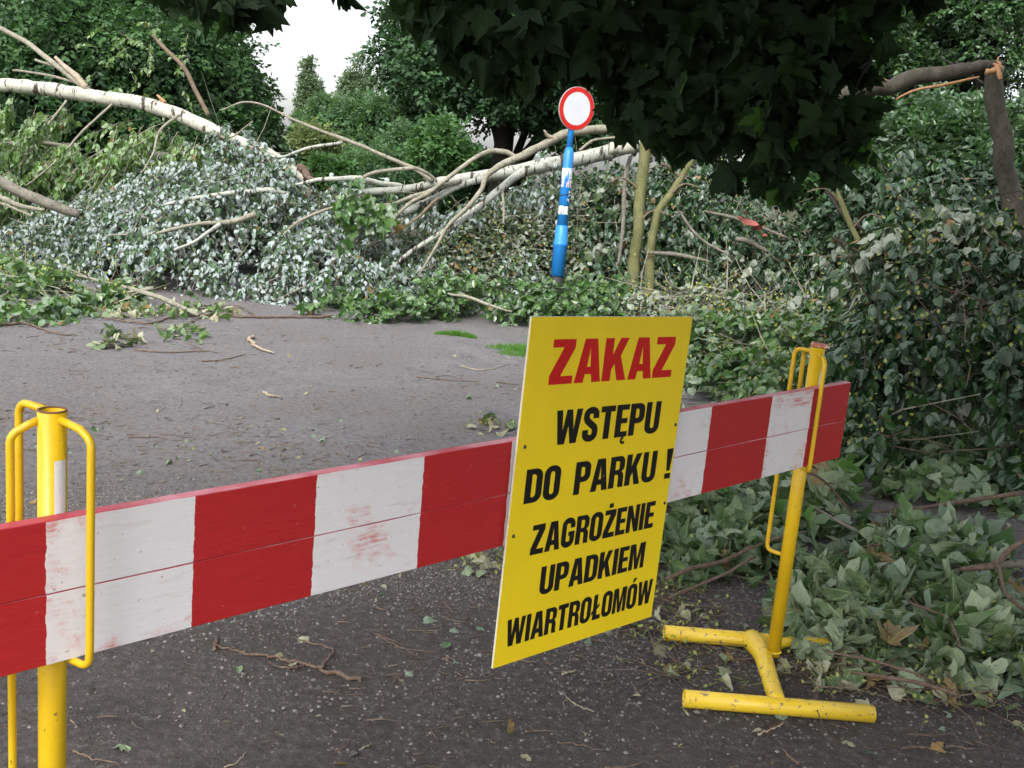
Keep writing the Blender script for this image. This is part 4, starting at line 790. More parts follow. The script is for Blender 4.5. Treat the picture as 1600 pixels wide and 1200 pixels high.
for k in range(96):                                             # drooping side branches, each strung with leafy twigs
    u0 = rng.uniform(-40, 400); v0 = np.interp(u0, [-60, 0, 150, 240, 345, 400], [150, 155, 170, 190, 225, 250]) + rng.uniform(-8, 110) * (u0 < 330); d0 = 15.0 + rng.normal(0, 0.55)
    a0 = P(u0, v0, d0); L_ = rng.uniform(0.7, 1.7); dd = unit(np.array([-0.75 + 0.5 * rng.normal(), -0.1 + 0.4 * rng.normal(), -0.45 + 0.2 * rng.normal()])); prev = a0
    for j in range(1, 13):
        f = j / 12; q_ = a0 + dd * L_ * f + np.array([0, 0, -0.5 * L_ * f * f]); tw_a.append(prev); tw_b.append(q_); prev = q_
        for _ in range(2): st.append(q_ + rng.normal(0, 0.03, 3)); dr_.append(dd * 0.6 + rng.normal(0, 0.6, 3) + np.array([0, 0, -0.5]))
st = np.array(st); gl, gt = Geo(), Geo(); tris(gt, np.array(tw_a), np.array(tw_b), 0.008, rng)
leafy(gl, gt, st, np.array(dr_), rng.uniform(0.12, 0.26, len(st)), 7, 0.085, rng, [T_OVAL, T_HEART], 0.4, 1.1, 0.35)
n = 60; st = np.array([P(a, b, 15 + w) for a, b, w in zip(rng.uniform(150, 300, n), rng.uniform(40, 160, n), rng.standard_normal(n) * 0.3)]); st = st[wave(st, 4, 2) > 0.1]; leafy(gl, gt, st, rng.standard_normal(st.shape), 0.3, 8, 0.08, rng, [T_OVAL], 0.4, 1.0, 0.3)
gl.build('foliage', M['birch_green'], ft, kind='stuff'); gt.build('twigs', M['bark_limb'], ft, kind='stuff')

# dark log lower left
fl = fallen('fallen_log', 'grey brown fallen trunk slanting down at the left edge into the leaves')
limb('trunk', [(-160, 215, 12.9, 17), (-60, 255, 12.8, 17), (0, 281, 12.8, 17), (45, 306, 12.8, 17), (80, 320, 12.8, 16), (125, 335, 12.9, 13)], M['bark_grey'], fl, 2, 12)
limb('branch', [(-40, 300, 12.6, 8), (0, 308, 12.6, 9), (30, 320, 12.6, 8), (70, 328, 12.7, 6)], M['bark_limb'], fl, 3, 8); limb('branch', [(-20, 312, 13.6, 4), (20, 325, 13.5, 4), (50, 338, 13.4, 4)], M['bark_limb'], fl, 4, 8)

# silver heap, left part
def heap(parent, seed, n, ridge, front, leafm, size, tpls, K=9, Ln=(0.25, 0.6), droop=0.5, hang_=0.9, flip=0.6, back=0.9, p_=0.6, thick=0.35, gap=-0.35, twm='bark_limb', side=0.7, up=0.8, fol='foliage', wings=0, bare=0):
    rng = np.random.default_rng(seed); q, d = mound(rng, n, ridge, front, back, p_, thick, seed, gap)
    if wings:
        k = rng.integers(0, len(q), wings); c_ = q[k] + d[k] * 0.18 + rng.standard_normal((wings, 3)) * 0.10; c_[:, 2] = np.maximum(c_[:, 2], 0.03); g = Geo()
        scatter(g, T_DIAMOND, c_, rng.standard_normal((wings, 3)) - [0, 0, 0.8], rng.standard_normal((wings, 3)), 0.04, rng); g.build('seed_wings', M['flower'], parent, kind='stuff')
    if bare:
        k = rng.integers(0, len(q), bare); dd = unit(d[k] * [1, 1, 0.4] + rng.standard_normal((bare, 3)) * 0.6); c_ = q[k] + d[k] * 0.05; e_ = c_ + dd * rng.uniform(0.4, 1.1, (bare, 1)); e_[:, 2] = np.maximum(e_[:, 2], 0.03)
        g = Geo(); tris(g, c_, e_, rng.uniform(0.003, 0.009, bare), rng); g.build('bare_twigs', M['stick' if twm == 'bark_dark' else 'bark_limb'], parent, kind='stuff')
    gl, gt = Geo(), Geo(); leafy(gl, gt, q, d, rng.uniform(Ln[0], Ln[1], len(q)), K, size, rng, tpls, droop, hang_, flip, side, up)
    gl.build(fol, M[leafm], parent, kind='stuff'); gt.build('twigs', M[twm], parent, kind='stuff')
hs_ = fallen('fallen_silver_poplar', 'fallen silver poplar crown heaped with whitish leaves across the road at left')
heap(hs_, 310, 7600, [(0, 385, 14.5), (60, 335, 14.4), (150, 305, 14.4), (220, 262, 14.6), (300, 235, 14.6), (360, 205, 14.4), (420, 225, 14.3), (455, 262, 14.3), (480, 285, 14.4)],
     [(10, 420), (90, 425), (150, 440), (230, 458), (330, 462), (420, 468), (500, 480)], 'silver', 0.064, [T_OVAL, T_HEART], 9, (0.25, 0.6), 0.7, 1.1, 0.55, gap=-0.12, bare=230)
for k, pts in enumerate((
    [(250, 322, 13.2, 3), (272, 316, 13.2, 5), (328, 306, 13.2, 7), (375, 300, 13.3, 8), (416, 298, 13.4, 8), (452, 303, 13.5, 7)], [(225, 368, 12.8, 3), (250, 362, 12.8, 5), (312, 350, 12.8, 6), (359, 347, 12.9, 8), (400, 335, 13, 10)],
    [(272, 391, 12.5, 4), (312, 372, 12.6, 5), (344, 350, 12.8, 7)], [(200, 365, 12.9, 3), (165, 368, 12.9, 2)], [(400, 240, 14, 3), (440, 245, 13.9, 4), (480, 232, 13.8, 5), (535, 222, 13.7, 5)],
    [(440, 370, 12.9, 3), (470, 345, 13, 4), (520, 325, 13.1, 5), (580, 318, 13.3, 5)])):
    limb('branch', pts, M['bark_limb' if k % 2 else 'bark_silver'], hs_, 330 + k, 8)

# silver poplar lying from the right: forked white limbs
fc = fallen('fallen_silver_poplar', 'fallen silver poplar with forked bare white limbs stretching left from the blue sign post')
D0 = 13.9
for k, (nm, mk, pts) in enumerate((
    ('trunk', 'bark_silver', [(1040, 222, 15.0, 25), (985, 230, 14.8, 24), (930, 243, 14.6, 23), (875, 257, 14.4, 23), (806, 268, 14.2, 22), (760, 276, 14.0, 19), (681, 285, 13.8, 15), (634, 293, 13.7, 13), (581, 299, 13.6, 12), (540, 304, 13.6, 7)]),
    ('limb', 'bark_limb', [(970, 203, 13.9, 13), (930, 203, 13.8, 14), (885, 210, 13.7, 14), (862, 219, 13.6, 13), (830, 236, 13.5, 13), (806, 248, 13.5, 12), (764, 273, 13.4, 9), (753, 294, 13.3, 8), (731, 322, 13.2, 7), (700, 353, 13.1, 6), (681, 387, 13.0, 5), (653, 431, 12.9, 3)]),
    ('limb', 'bark_silver', [(850, 262, 14.2, 15), (820, 270, 14.0, 14), (803, 276, 13.9, 13), (784, 292, 13.7, 12), (753, 317, 13.5, 11), (725, 341, 13.3, 10), (694, 360, 13.1, 8), (656, 385, 13.0, 7), (619, 412, 12.8, 6), (562, 459, 12.6, 4)]),
    ('limb', 'bark_limb', [(806, 245, 13.5, 7), (790, 238, 13.5, 8), (769, 236, 13.5, 8), (737, 250, 13.4, 7), (700, 278, 13.4, 7), (669, 302, 13.3, 6), (641, 318, 13.2, 6), (619, 337, 13.1, 5), (587, 375, 13.0, 4), (553, 403, 12.9, 3)]),
    ('limb', 'bark_limb', [(440, 178, 13.9, 3), (484, 198, 13.8, 4), (541, 219, 13.7, 6), (587, 238, 13.7, 6), (644, 263, 13.7, 7), (676, 283, 13.7, 8)]),
    ('limb', 'bark_silver', [(462, 288, 13.5, 4), (503, 281, 13.5, 7), (550, 279, 13.5, 9), (587, 284, 13.6, 8), (630, 292, 13.7, 7)]),
    ('limb', 'bark_limb', [(547, 294, 13.4, 4), (575, 272, 13.4, 6), (612, 264, 13.4, 6), (644, 263, 13.4, 6), (668, 272, 13.5, 5), (682, 284, 13.6, 4)]),
    ('limb', 'bark_silver', [(760, 278, 13.8, 10), (716, 291, 13.6, 10), (680, 309, 13.5, 11), (644, 326, 13.4, 12), (603, 343, 13.2, 9), (569, 355, 13.1, 6), (545, 362, 13, 4)]),
    ('limb', 'bark_limb', [(720, 282, 13.6, 6), (680, 296, 13.4, 8), (650, 305, 13.3, 7), (615, 318, 13.2, 5), (585, 320, 13.1, 4)]),
    ('branch', 'bark_limb', [(784, 292, 13.7, 4), (786, 320, 13.6, 4), (787, 350, 13.5, 3)]), ('branch', 'stick_pale', [(850, 204, 13.5, 3), (860, 213, 13.55, 6), (868, 217, 13.6, 7)]),
    ('branch', 'bark_twig', [(560, 395, 12.9, 2), (600, 375, 13, 3), (645, 345, 13.1, 4), (685, 310, 13.3, 5)]), ('branch', 'bark_limb', [(430, 470, 12.5, 2), (500, 430, 12.6, 3), (545, 385, 12.9, 4), (570, 350, 13.1, 5)]))):
    limb(nm, pts, M[mk], fc, 400 + k, 10)
heap(fc, 340, 5600, [(480, 290, 14.3), (540, 300, 14.0), (600, 310, 13.9), (660, 330, 13.8), (720, 300, 14.2), (800, 285, 14.8), (870, 262, 15.2)],
     [(500, 482), (560, 488), (620, 486), (680, 484), (740, 484), (800, 486), (870, 486)], 'silver', 0.064, [T_OVAL, T_HEART], 9, (0.22, 0.5), 0.6, 1.0, 0.5, gap=-0.1, bare=170)
heap(fc, 341, 500, [(560, 285, 14.0), (680, 262, 14.2), (800, 255, 14.4), (860, 225, 14.6)], [(560, 486), (680, 486), (800, 488), (870, 488)], 'silver', 0.08, [T_OVAL], 6, (0.3, 0.6), 0.9, 1.2, 0.5, back=0.1, p_=0.5, thick=0.2, gap=0.25, fol='hanging_leaves')
# dull, turned leaves right of it
fd = fallen('brush_heap', 'heap of dull pale turned leaves between the white limbs and the blue sign post', 'brush heap')
heap(fd, 345, 2400, [(690, 380, 13.8), (740, 335, 14.0), (800, 335, 14.2), (850, 345, 14.4), (900, 330, 14.6)], [(680, 482), (750, 484), (820, 484), (900, 486)], 'silver_dull', 0.085, [T_OVAL, T_DIAMOND], 9, (0.2, 0.4), 0.4, 0.3, 0.5, up=1.0, wings=1500, bare=120)
# behind the sign post and around the mossy trunks
fe = fallen('fallen_lime_tree', 'fallen lime crown with drooping mixed leaves heaped behind and right of the blue post')
heap(fe, 350, 5200, [(840, 300, 15.5), (880, 225, 15.5), (940, 215, 15.4), (1000, 240, 15.2), (1060, 235, 15.0), (1110, 255, 15.0), (1180, 300, 14.6), (1260, 320, 14.2), (1340, 310, 14.0)],
     [(840, 482), (920, 490), (1000, 500), (1080, 510), (1160, 522), (1240, 534), (1330, 550)], 'lime', 0.085, [T_HEART, T_OVAL], 9, (0.25, 0.6), 0.7, 1.0, 0.5, p_=0.5, thick=0.5, gap=-0.05, wings=2200, bare=260)
heap(fe, 351, 1200, [(860, 300, 14.6), (940, 250, 14.6), (1040, 240, 14.4), (1150, 320, 14), (1330, 360, 13.5)], [(850, 482), (980, 500), (1150, 522), (1330, 550)], 'silver_dull', 0.09, [T_HEART], 8, (0.25, 0.5), 0.8, 1.1, 0.7, gap=0.1, fol='pale_foliage')
for k, pts in enumerate(([(985, 245, 14, 7), (977, 280, 13.9, 7), (974, 330, 13.8, 7), (972, 370, 13.7, 6), (966, 415, 13.6, 5)], [(1100, 330, 13.8, 4), (1160, 345, 13.7, 6), (1230, 372, 13.5, 4)], [(1060, 330, 13.6, 4), (1090, 370, 13.4, 5), (1140, 400, 13.2, 3)],
    [(1010, 395, 13.0, 5), (1060, 398, 12.9, 7), (1110, 410, 12.8, 4)], [(1150, 372, 13.2, 7), (1170, 378, 13.2, 9), (1200, 395, 13.2, 5)], [(905, 235, 14.5, 4), (930, 218, 14.5, 4), (965, 214, 14.5, 3)])):
    limb('branch', pts, M['bark_grey' if k != 5 else 'bark_limb'], fe, 430 + k, 8)
limb('cut_log', [(952, 232, 13.7, 19), (970, 231, 13.75, 21), (992, 229, 13.8, 21)], M['bark_white'], fe, 436, 14, 0.02)
g = Geo(); sp = P(1172, 347, 13.0)
for k, (du, dv, w_, h_) in enumerate(((0, 0, 26, 12), (12, 8, 16, 10), (22, 20, 9, 7), (-14, -6, 14, 6))):
    c = P(1172 + du, 347 + dv, 13.0 + 0.03 * k); a = 0.008 * w_ * 0.5; b = 0.008 * h_ * 0.5; rr = np.random.default_rng(k)
    V = [c + CR * x * a + CU * (y * b - 0.25 * x * a) + CF * rr.uniform(-0.05, 0.05) for x, y in ((-1, -0.6), (-0.4, -1), (0.6, -0.9), (1, -0.3), (0.8, 0.7), (0.1, 1), (-0.9, 0.6))]
    V2 = [q + CF * 0.01 for q in V]; n_ = 7; g.faces(np.array(V + V2), [tuple(range(6, -1, -1)), tuple(range(7, 14))] + [(i, (i + 1) % 7, (i + 1) % 7 + 7, i + 7) for i in range(7)])
g.build('plastic_sheet', sheet_mat('faded_red', (0.20, 0.055, 0.045), 0.8, 0.4), None, label='torn faded red scrap caught among the fallen leaves right of the mossy trunks', category='scrap')

# mossy living stems
for (lb, pts, sd) in (('mossy yellow green trunk standing right of the blue sign post', [(1012, 150, 13.4, 17), (1006, 240, 13.3, 18), (1000, 300, 13.3, 18), (996, 350, 13.2, 17), (992, 400, 13.2, 18), (988, 470, 13.2, 21)], 450),
                      ('short mossy forked stem leaning right beside the mossy trunk', [(1120, 205, 13.4, 8), (1090, 240, 13.3, 9), (1064, 278, 13.3, 10), (1045, 308, 13.2, 12), (1028, 330, 13.1, 12), (1022, 362, 13.1, 12), (1017, 400, 13.1, 14), (1013, 470, 13.1, 16)], 451),
                      ('thin bare leaning stem in front of the right hand leaf heap', [(1268, 200, 10.5, 5), (1288, 262, 10.4, 6), (1312, 315, 10.3, 8), (1330, 355, 10.2, 9), (1347, 395, 10.1, 9), (1355, 450, 10, 10), (1352, 560, 10, 12)], 452)):
    q0 = P(*pts[-1][:3]); t = root('tree_trunk', lb, 'tree trunk', (q0[0], q0[1], 0)); hang(limb('trunk', pts, M['bark_moss'], None, sd, 12, 0.07), t)
    for k in range(3):
        a = pts[1 + k]; hang(limb('branch', [(a[0], a[1], a[2], 5), (a[0] + 25 * (-1) ** k, a[1] - 20, a[2] - 0.1, 3), (a[0] + 50 * (-1) ** k, a[1] - 15, a[2] - 0.2, 2)], M['bark_twig'], None, sd + 10 + k, 6), t)

# snapped tree on the right
bt_ = root('snapped_tree', 'tree snapped near its top and bent over left, orange torn wood at the break', 'broken tree', (P(1580, 330, 9.5)[0], P(1580, 330, 9.5)[1], 0))
hang(limb('stump', [(1550, 106, 9.3, 25), (1554, 140, 9.3, 28), (1560, 180, 9.35, 29), (1568, 240, 9.4, 30), (1576, 310, 9.5, 31), (1586, 420, 9.5, 36), (1596, 560, 9.6, 42)], M['bark_brown'], None, 460, 16, 0.05, 40), bt_)
hang(limb('bent_trunk', [(1568, 97, 9.3, 8), (1545, 102, 9.3, 17), (1500, 112, 9.25, 22), (1440, 123, 9.2, 24), (1385, 132, 9.1, 24), (1345, 139, 9.0, 23), (1290, 150, 8.9, 22), (1200, 165, 8.8, 18)], M['bark_brown'], None, 461, 16, 0.05, 50), bt_)
for k, pts in enumerate(([(1540, 112, 9.15, 9), (1556, 108, 9.15, 11), (1566, 104, 9.2, 4)], [(1552, 100, 9.15, 5), (1560, 116, 9.12, 8), (1564, 124, 9.1, 3)], [(1530, 120, 9.15, 3), (1500, 127, 9.1, 5), (1440, 140, 9.0, 5), (1400, 156, 8.95, 2)], [(1345, 110, 9.0, 8), (1362, 118, 9.0, 8), (1385, 128, 9.05, 3)], [(1560, 88, 9.2, 2), (1562, 104, 9.2, 6)])):
    hang(limb('splinter', pts, M['splinter'], None, 465 + k, 6, 0.2), bt_)

# ---------------------------------------------------------------- right-hand lime heaps, nearer
fr = fallen('fallen_lime_tree', 'large fallen lime crown heaped high along the right side of the road')
heap(fr, 500, 7000, [(1290, 480, 9.4), (1330, 420, 9.4), (1370, 370, 9.0), (1440, 325, 8.8), (1510, 330, 8.6), (1570, 300, 8.4), (1700, 290, 8.2), (1850, 330, 8)], [(1290, 640), (1330, 720), (1380, 745), (1450, 760), (1520, 770), (1600, 790), (1720, 800), (1900, 830)],
     'lime', 0.078, [T_HEART, T_OVAL], 9, (0.25, 0.55), 0.6, 0.9, 0.26, p_=0.42, thick=0.6, gap=0.14, twm='bark_dark', wings=2200, bare=200)
heap(fr, 501, 620, [(1360, 375, 8.6), (1440, 335, 8.4), (1520, 350, 8.2), (1600, 360, 8)], [(1400, 640), (1480, 640), (1540, 640), (1600, 640)], 'silver_dull', 0.10, [T_HEART], 8, (0.25, 0.5), 0.8, 0.9, 0.8, thick=0.12, gap=0.0, twm='bark_dark', fol='pale_foliage')  # paler leaves paint lit highlights onto the dark bank
heap(fr, 502, 1300, [(1310, 260, 13), (1400, 225, 12.5), (1480, 235, 12), (1560, 250, 11.8), (1700, 230, 11.5)], [(1330, 560), (1420, 580), (1500, 600), (1600, 620), (1700, 640)], 'lime', 0.10, [T_HEART, T_OVAL], 9, (0.3, 0.6), 0.6, 0.9, 0.5, p_=0.4, fol='rear_foliage')
for k, pts in enumerate(([(1470, 405, 8.0, 5), (1496, 431, 8.0, 7), (1550, 440, 8.1, 7), (1640, 458, 8.1, 8)], [(1496, 431, 8.0, 5), (1440, 455, 7.9, 4), (1390, 500, 7.8, 2)], [(1468, 530, 7.5, 2), (1500, 495, 7.5, 3), (1540, 478, 7.5, 4), (1610, 474, 7.6, 4)],
    [(1290, 300, 11, 5), (1320, 340, 10.8, 5), (1350, 360, 10.6, 3)], [(1300, 370, 10, 4), (1350, 395, 9.8, 6), (1400, 400, 9.6, 5), (1450, 420, 9.4, 3)], [(1480, 620, 7.0, 3), (1520, 590, 7.0, 4), (1600, 560, 7.2, 5)])):
    limb('branch', pts, M['bark_dark'], fr, 520 + k, 8)
# low green heap between the sign and the right-hand heap
fg = fallen('fallen_lime_branch', 'fresh green lime branches heaped behind the right end of the striped board', 'fallen branch')
heap(fg, 510, 1500, [(1060, 500, 9.6), (1120, 490, 9.6), (1200, 500, 9.4), (1270, 500, 9.3), (1330, 520, 9.0)], [(1050, 600), (1110, 620), (1180, 650), (1260, 690), (1330, 740)], 'lime_bright', 0.08, [T_HEART, T_OVAL], 8, (0.2, 0.45), 0.4, 0.5, 0.45, p_=0.45, thick=0.5, gap=-0.1, wings=1200, bare=120)
heap(fg, 511, 900, [(1000, 470, 11.5), (1090, 455, 11.4), (1200, 460, 11.2), (1300, 480, 11)], [(1000, 550), (1080, 562), (1200, 590), (1320, 620)], 'silver_dull', 0.085, [T_HEART, T_OVAL], 8, (0.25, 0.45), 0.5, 0.7, 0.6, p_=0.5, gap=-0.1, fol='rear_foliage', wings=1200, bare=160)
limb('branch', [(1070, 555, 9.4, 6), (1095, 582, 9.3, 6), (1130, 612, 9.1, 5), (1150, 618, 9.0, 2)], M['bark_white'], fg, 530, 8)
limb('branch', [(1060, 530, 9.6, 2), (1120, 520, 9.5, 3), (1200, 500, 9.6, 3)], M['bark_twig'], fg, 531, 8)
# low green strip at the road edge, centre
fh = fallen('fallen_lime_branch', 'low green leafy branches along the road edge left of the yellow sign', 'fallen branch')
heap(fh, 515, 1300, [(500, 470, 12.3), (560, 462, 12.2), (640, 448, 12.4), (720, 440, 12.6), (800, 440, 12.6), (900, 445, 12.6), (1000, 450, 12.6)], [(480, 492), (560, 502), (640, 505), (720, 495), (800, 505), (880, 520), (1000, 540)], 'lime_bright', 0.085, [T_HEART, T_OVAL], 8, (0.2, 0.4), 0.3, 0.5, 0.35, p_=0.5, thick=0.5, gap=-0.1)
limb('branch', [(700, 458, 12.1, 3), (745, 468, 12.0, 5), (800, 487, 11.8, 3)], M['bark_limb'], fh, 533, 8)
fi = fallen('fallen_lime_branch', 'yellowish green leafy branches lying on the road at the far left', 'fallen branch')
heap(fi, 520, 760, [(-60, 425, 12.2), (0, 436, 12.1), (60, 446, 11.6), (120, 450, 11.4), (200, 462, 11.4)], [(-60, 515), (0, 508), (70, 505), (130, 485), (200, 478)], 'lime_bright', 0.095, [T_HEART, T_OVAL], 8, (0.2, 0.45), 0.4, 0.5, 0.5, p_=0.6, thick=0.5, gap=-0.05, wings=600, bare=60)
for k, pts in enumerate(([(110, 485, 10.9, 3), (180, 460, 11.1, 4), (240, 450, 11.2, 7)], [(120, 430, 11.6, 3), (200, 450, 11.2, 6), (255, 467, 11.0, 8), (310, 492, 10.7, 6)])): limb('branch', pts, M['bark_limb'], fi, 540 + k, 8)
fj = fallen('leafy_sprig', 'lone bright green maple sprig hanging on the white limbs in the middle', 'leafy sprig')
rng = np.random.default_rng(5); st = np.array([P(a, b, 12.7 + 0.15 * w) for a, b, w in zip(rng.normal(575, 22, 46), rng.normal(330, 20, 46), rng.standard_normal(46))]); gl, gt = Geo(), Geo(); leafy(gl, gt, st, rng.standard_normal(st.shape), 0.2, 4, 0.12, rng, [T_MAPLE[0], T_MAPLE[1]], 0.5, 0.9, 0.1)
gl.build('foliage', M['lime_bright'], fj, kind='stuff'); gt.build('twigs', M['bark_twig'], fj, kind='stuff')

# ---------------------------------------------------------------- near fallen branches: every leaf its own piece
LEAFM = {}
def leaf_mesh(kind, i, mk):
    key = (kind, i, mk)
    if key not in LEAFM:
        V, F = (F_MAPLE if kind == 'maple' else F_HEART)[i]; g = Geo()
        st = np.array([(-0.012, 0, 0), (0.012, 0, 0), (0.01, -0.45, 0.04), (-0.01, -0.45, 0.04)])           # stalk
        g.faces(np.vstack([V, st]), list(F) + [tuple(len(V) + k for k in (0, 1, 2, 3))]); LEAFM[key] = g.mesh('leaf', M.get('near_' + mk, M[mk]), True)
    return LEAFM[key]
def put_leaves(parent, base, pos, axis, nrm, size, kinds, mk, rng, limit=300):
    x, a, z = frames(axis, nrm); n = min(len(pos), limit)
    for i in range(n):
        kd = kinds[int(rng.integers(len(kinds)))]; me = leaf_mesh(kd, int(rng.integers(6)), mk if isinstance(mk, str) else mk[int(rng.integers(len(mk)))])
        o = bpy.data.objects.new('leaf', me); mm = Matrix.Identity(4); s = size[i]
        for r_ in range(3):
            mm[r_][0] = x[i][r_] * s; mm[r_][1] = a[i][r_] * s; mm[r_][2] = z[i][r_] * s; mm[r_][3] = pos[i][r_] - base[r_]
        o.parent = parent; o.matrix_basis = mm; COL.objects.link(o)
    if len(pos) > limit:
        g = Geo(); k = slice(limit, None); b = np.asarray(base); tp = (T_MAPLE if kinds[0] == 'maple' else []) + (T_BIGH if 'heart' in kinds else [])
        scatter_many(g, tp, pos[k] - b, axis[k], nrm[k], size[k], rng); g.build('more_leaves', M[mk if isinstance(mk, str) else mk[0]], parent, kind='stuff')
def near_branch(label, region, n, hgt, kinds, mk, seed, sticks, size=(0.065, 0.155), limit=300, hang_=0.2, litter=60, cat='fallen branch', name='fallen_branch', pile=1.6, tw=70):
    """leaves and twigs heaped inside a quadrilateral given by four ground points (picture u, v)."""
    rng = np.random.default_rng(seed); q = [G(*c) for c in region]; base = sum(q) / 4; base[2] = 0
    t = root(name, label, cat, base); a, b = rng.random((n, 1)), rng.random((n, 1))
    p = (q[0] * (1 - a) + q[1] * a) * (1 - b) + (q[3] * (1 - a) + q[2] * a) * b
    prof = np.clip(np.sin(np.pi * np.clip(a, 0.03, 0.97)) * np.sin(np.pi * np.clip(b, 0.03, 0.97)), 0, 1) ** 0.6
    p = p + rng.standard_normal((n, 3)) * np.array([0.06, 0.06, 0]); h = hgt * prof[:, 0] * (0.8 + 0.35 * wave(p, 4, seed)); p[:, 2] = 0.012 + h * rng.random(n) ** (1 / pile)
    ax = rng.standard_normal((n, 3)) * np.array([1, 1, 0.45]) + np.array([0, 0, -hang_]); nr = np.array([0, 0, 1.0]) + rng.standard_normal((n, 3)) * 0.65; nr = np.where(rng.random((n, 1)) < 0.5, -nr, nr)
    sz = rng.uniform(size[0], size[1], n); dist = np.argsort(np.linalg.norm(p - CC, axis=1) - p[:, 2] * 3)
    tipz = p[:, 2] + unit(ax)[:, 2] * sz; p[:, 2] += np.maximum(0, 0.008 - tipz)
    put_leaves(t, base, p[dist], ax[dist], nr[dist], sz[dist], kinds, mk, rng, limit)
    g = Geo(); m_ = tw; c = p[rng.integers(0, n, m_)] * [1, 1, 0.6]; d = rng.standard_normal((m_, 3)) * [0.16, 0.16, 0.04]; e = c + d; e[:, 2] = np.maximum(e[:, 2], 0.006); tris(g, c - base, e - base, rng.uniform(0.0015, 0.0035, m_), rng); g.build('twigs', M['stick'], t, kind='stuff')
    g = Geo(); k = rng.integers(0, n, litter * 3); pp = p[k] * [1, 1, 0.85] + rng.standard_normal((len(k), 3)) * [0.05, 0.05, 0.0]; pp[:, 2] += 0.01; dd = rng.standard_normal((len(k), 3)) * [0.03, 0.03, 0.012]; tris(g, pp - base, pp + dd - base, 0.0011, rng)
    scatter(g, T_DIAMOND, (pp + dd) - base, rng.standard_normal(pp.shape), rng.standard_normal(pp.shape), 0.022, rng); g.build('seed_wings', M['flower'], t, kind='stuff')
    for k, (pts, mm) in enumerate(sticks):
        o = limb('branch', pts, M[mm], None, seed + k, 8, 0.08); hang(o, t)
    return t
near_branch('wilting maple branch on the ground between the yellow sign and the right stand', [(1045, 770), (1200, 770), (1215, 900), (1035, 915)], 420, 0.26, ['maple', 'heart'], ['wilted', 'lime'], 600,
            [([(1040, 905, 4.5, 6), (1100, 885, 4.6, 7), (1180, 850, 4.8, 6), (1260, 830, 5.0, 3)], 'stick'), ([(1045, 935, 4.3, 5), (1120, 900, 4.5, 5), (1180, 870, 4.6, 4)], 'stick')])
near_branch('leafy maple sprays behind the right stand, hanging below the board end', [(1230, 760), (1330, 750), (1300, 850), (1200, 850)], 90, 0.42, ['maple'], ['wilted', 'lime_bright'], 601, [([(1330, 800, 5.2, 3), (1280, 745, 5.0, 4), (1255, 735, 4.9, 4)], 'stick')], (0.10, 0.16), hang_=0.8, tw=20, litter=10)
near_branch('carpet of grey green wilted leaves right of the foot pipes', [(1240, 880), (1420, 900), (1420, 1050), (1225, 1010)], 330, 0.10, ['heart', 'maple'], ['wilted', 'wilted', 'lime'], 602,
            [([(1290, 1015, 3.8, 4), (1380, 1040, 3.7, 5), (1440, 1060, 3.6, 3)], 'stick')])
near_branch('fallen maple branch with forked brown stem in the middle of the right hand leaf litter', [(1330, 830), (1560, 850), (1560, 960), (1330, 950)], 420, 0.20, ['maple', 'heart'], ['wilted', 'lime'], 603,
            [([(1265, 790, 5.4, 4), (1330, 830, 5.2, 6), (1400, 850, 5.0, 7), (1450, 860, 4.9, 7), (1500, 890, 4.7, 8), (1600, 880, 4.6, 12)], 'bark_grey'), ([(1300, 870, 4.9, 4), (1350, 855, 5.0, 5), (1420, 850, 5.0, 5)], 'stick'), ([(1500, 890, 4.6, 7), (1560, 880, 4.5, 10), (1600, 845, 4.5, 8), (1660, 800, 4.5, 5)], 'stick'), ([(1555, 880, 4.4, 6), (1580, 940, 4.3, 6), (1640, 980, 4.2, 5)], 'stick')])
near_branch('leafy maple litter in the lower right corner of the picture', [(1420, 950), (1720, 950), (1700, 1080), (1440, 1060)], 360, 0.16, ['maple', 'heart'], ['wilted', 'lime', 'wilted'], 604,
            [([(1330, 1050, 3.7, 5), (1420, 1065, 3.6, 7), (1500, 1090, 3.5, 5)], 'stick'), ([(1420, 940, 4.3, 4), (1480, 960, 4.1, 4), (1500, 1010, 3.9, 4)], 'stick')])
near_branch('green maple shoots at the foot of the big lime heap on the right', [(1330, 690), (1640, 700), (1640, 820), (1360, 780)], 420, 0.34, ['maple', 'heart'], ['lime', 'lime_bright', 'wilted'], 605, [([(1340, 800, 5.7, 4), (1450, 790, 5.6, 6), (1600, 770, 5.4, 8)], 'stick')], (0.09, 0.15))
near_branch('mixed green leaf heap behind the striped board near its right end', [(1050, 640), (1240, 690), (1240, 770), (1040, 770)], 300, 0.30, ['heart', 'maple'], ['lime', 'wilted', 'lime_bright'], 606, [], (0.08, 0.13))
near_branch('wilted leaves draped over the back foot pipe of the right stand', [(1225, 990), (1280, 990), (1290, 1035), (1235, 1035)], 24, 0.11, ['heart', 'maple'], ['wilted'], 607, [], (0.07, 0.12), litter=10, tw=12)
near_branch('small patch of crumpled leaves on the road by the left edge of the sign', [(745, 870), (790, 865), (785, 900), (740, 905)], 14, 0.03, ['heart', 'maple'], ['dry', 'wilted'], 608, [], (0.05, 0.08), litter=15, tw=10)
near_branch('small pile of pale crumpled leaves on the road above the board by the sign', [(745, 655), (800, 655), (800, 675), (750, 675)], 18, 0.05, ['heart'], ['dry', 'wilted'], 609, [], (0.06, 0.09), litter=12, tw=8)
near_branch('cluster of small sprigs and leaves on the far road left of centre', [(270, 515), (330, 515), (320, 540), (260, 535)], 30, 0.06, ['heart'], ['wilted', 'lime_bright'], 610, [], (0.06, 0.10), litter=12, tw=12)
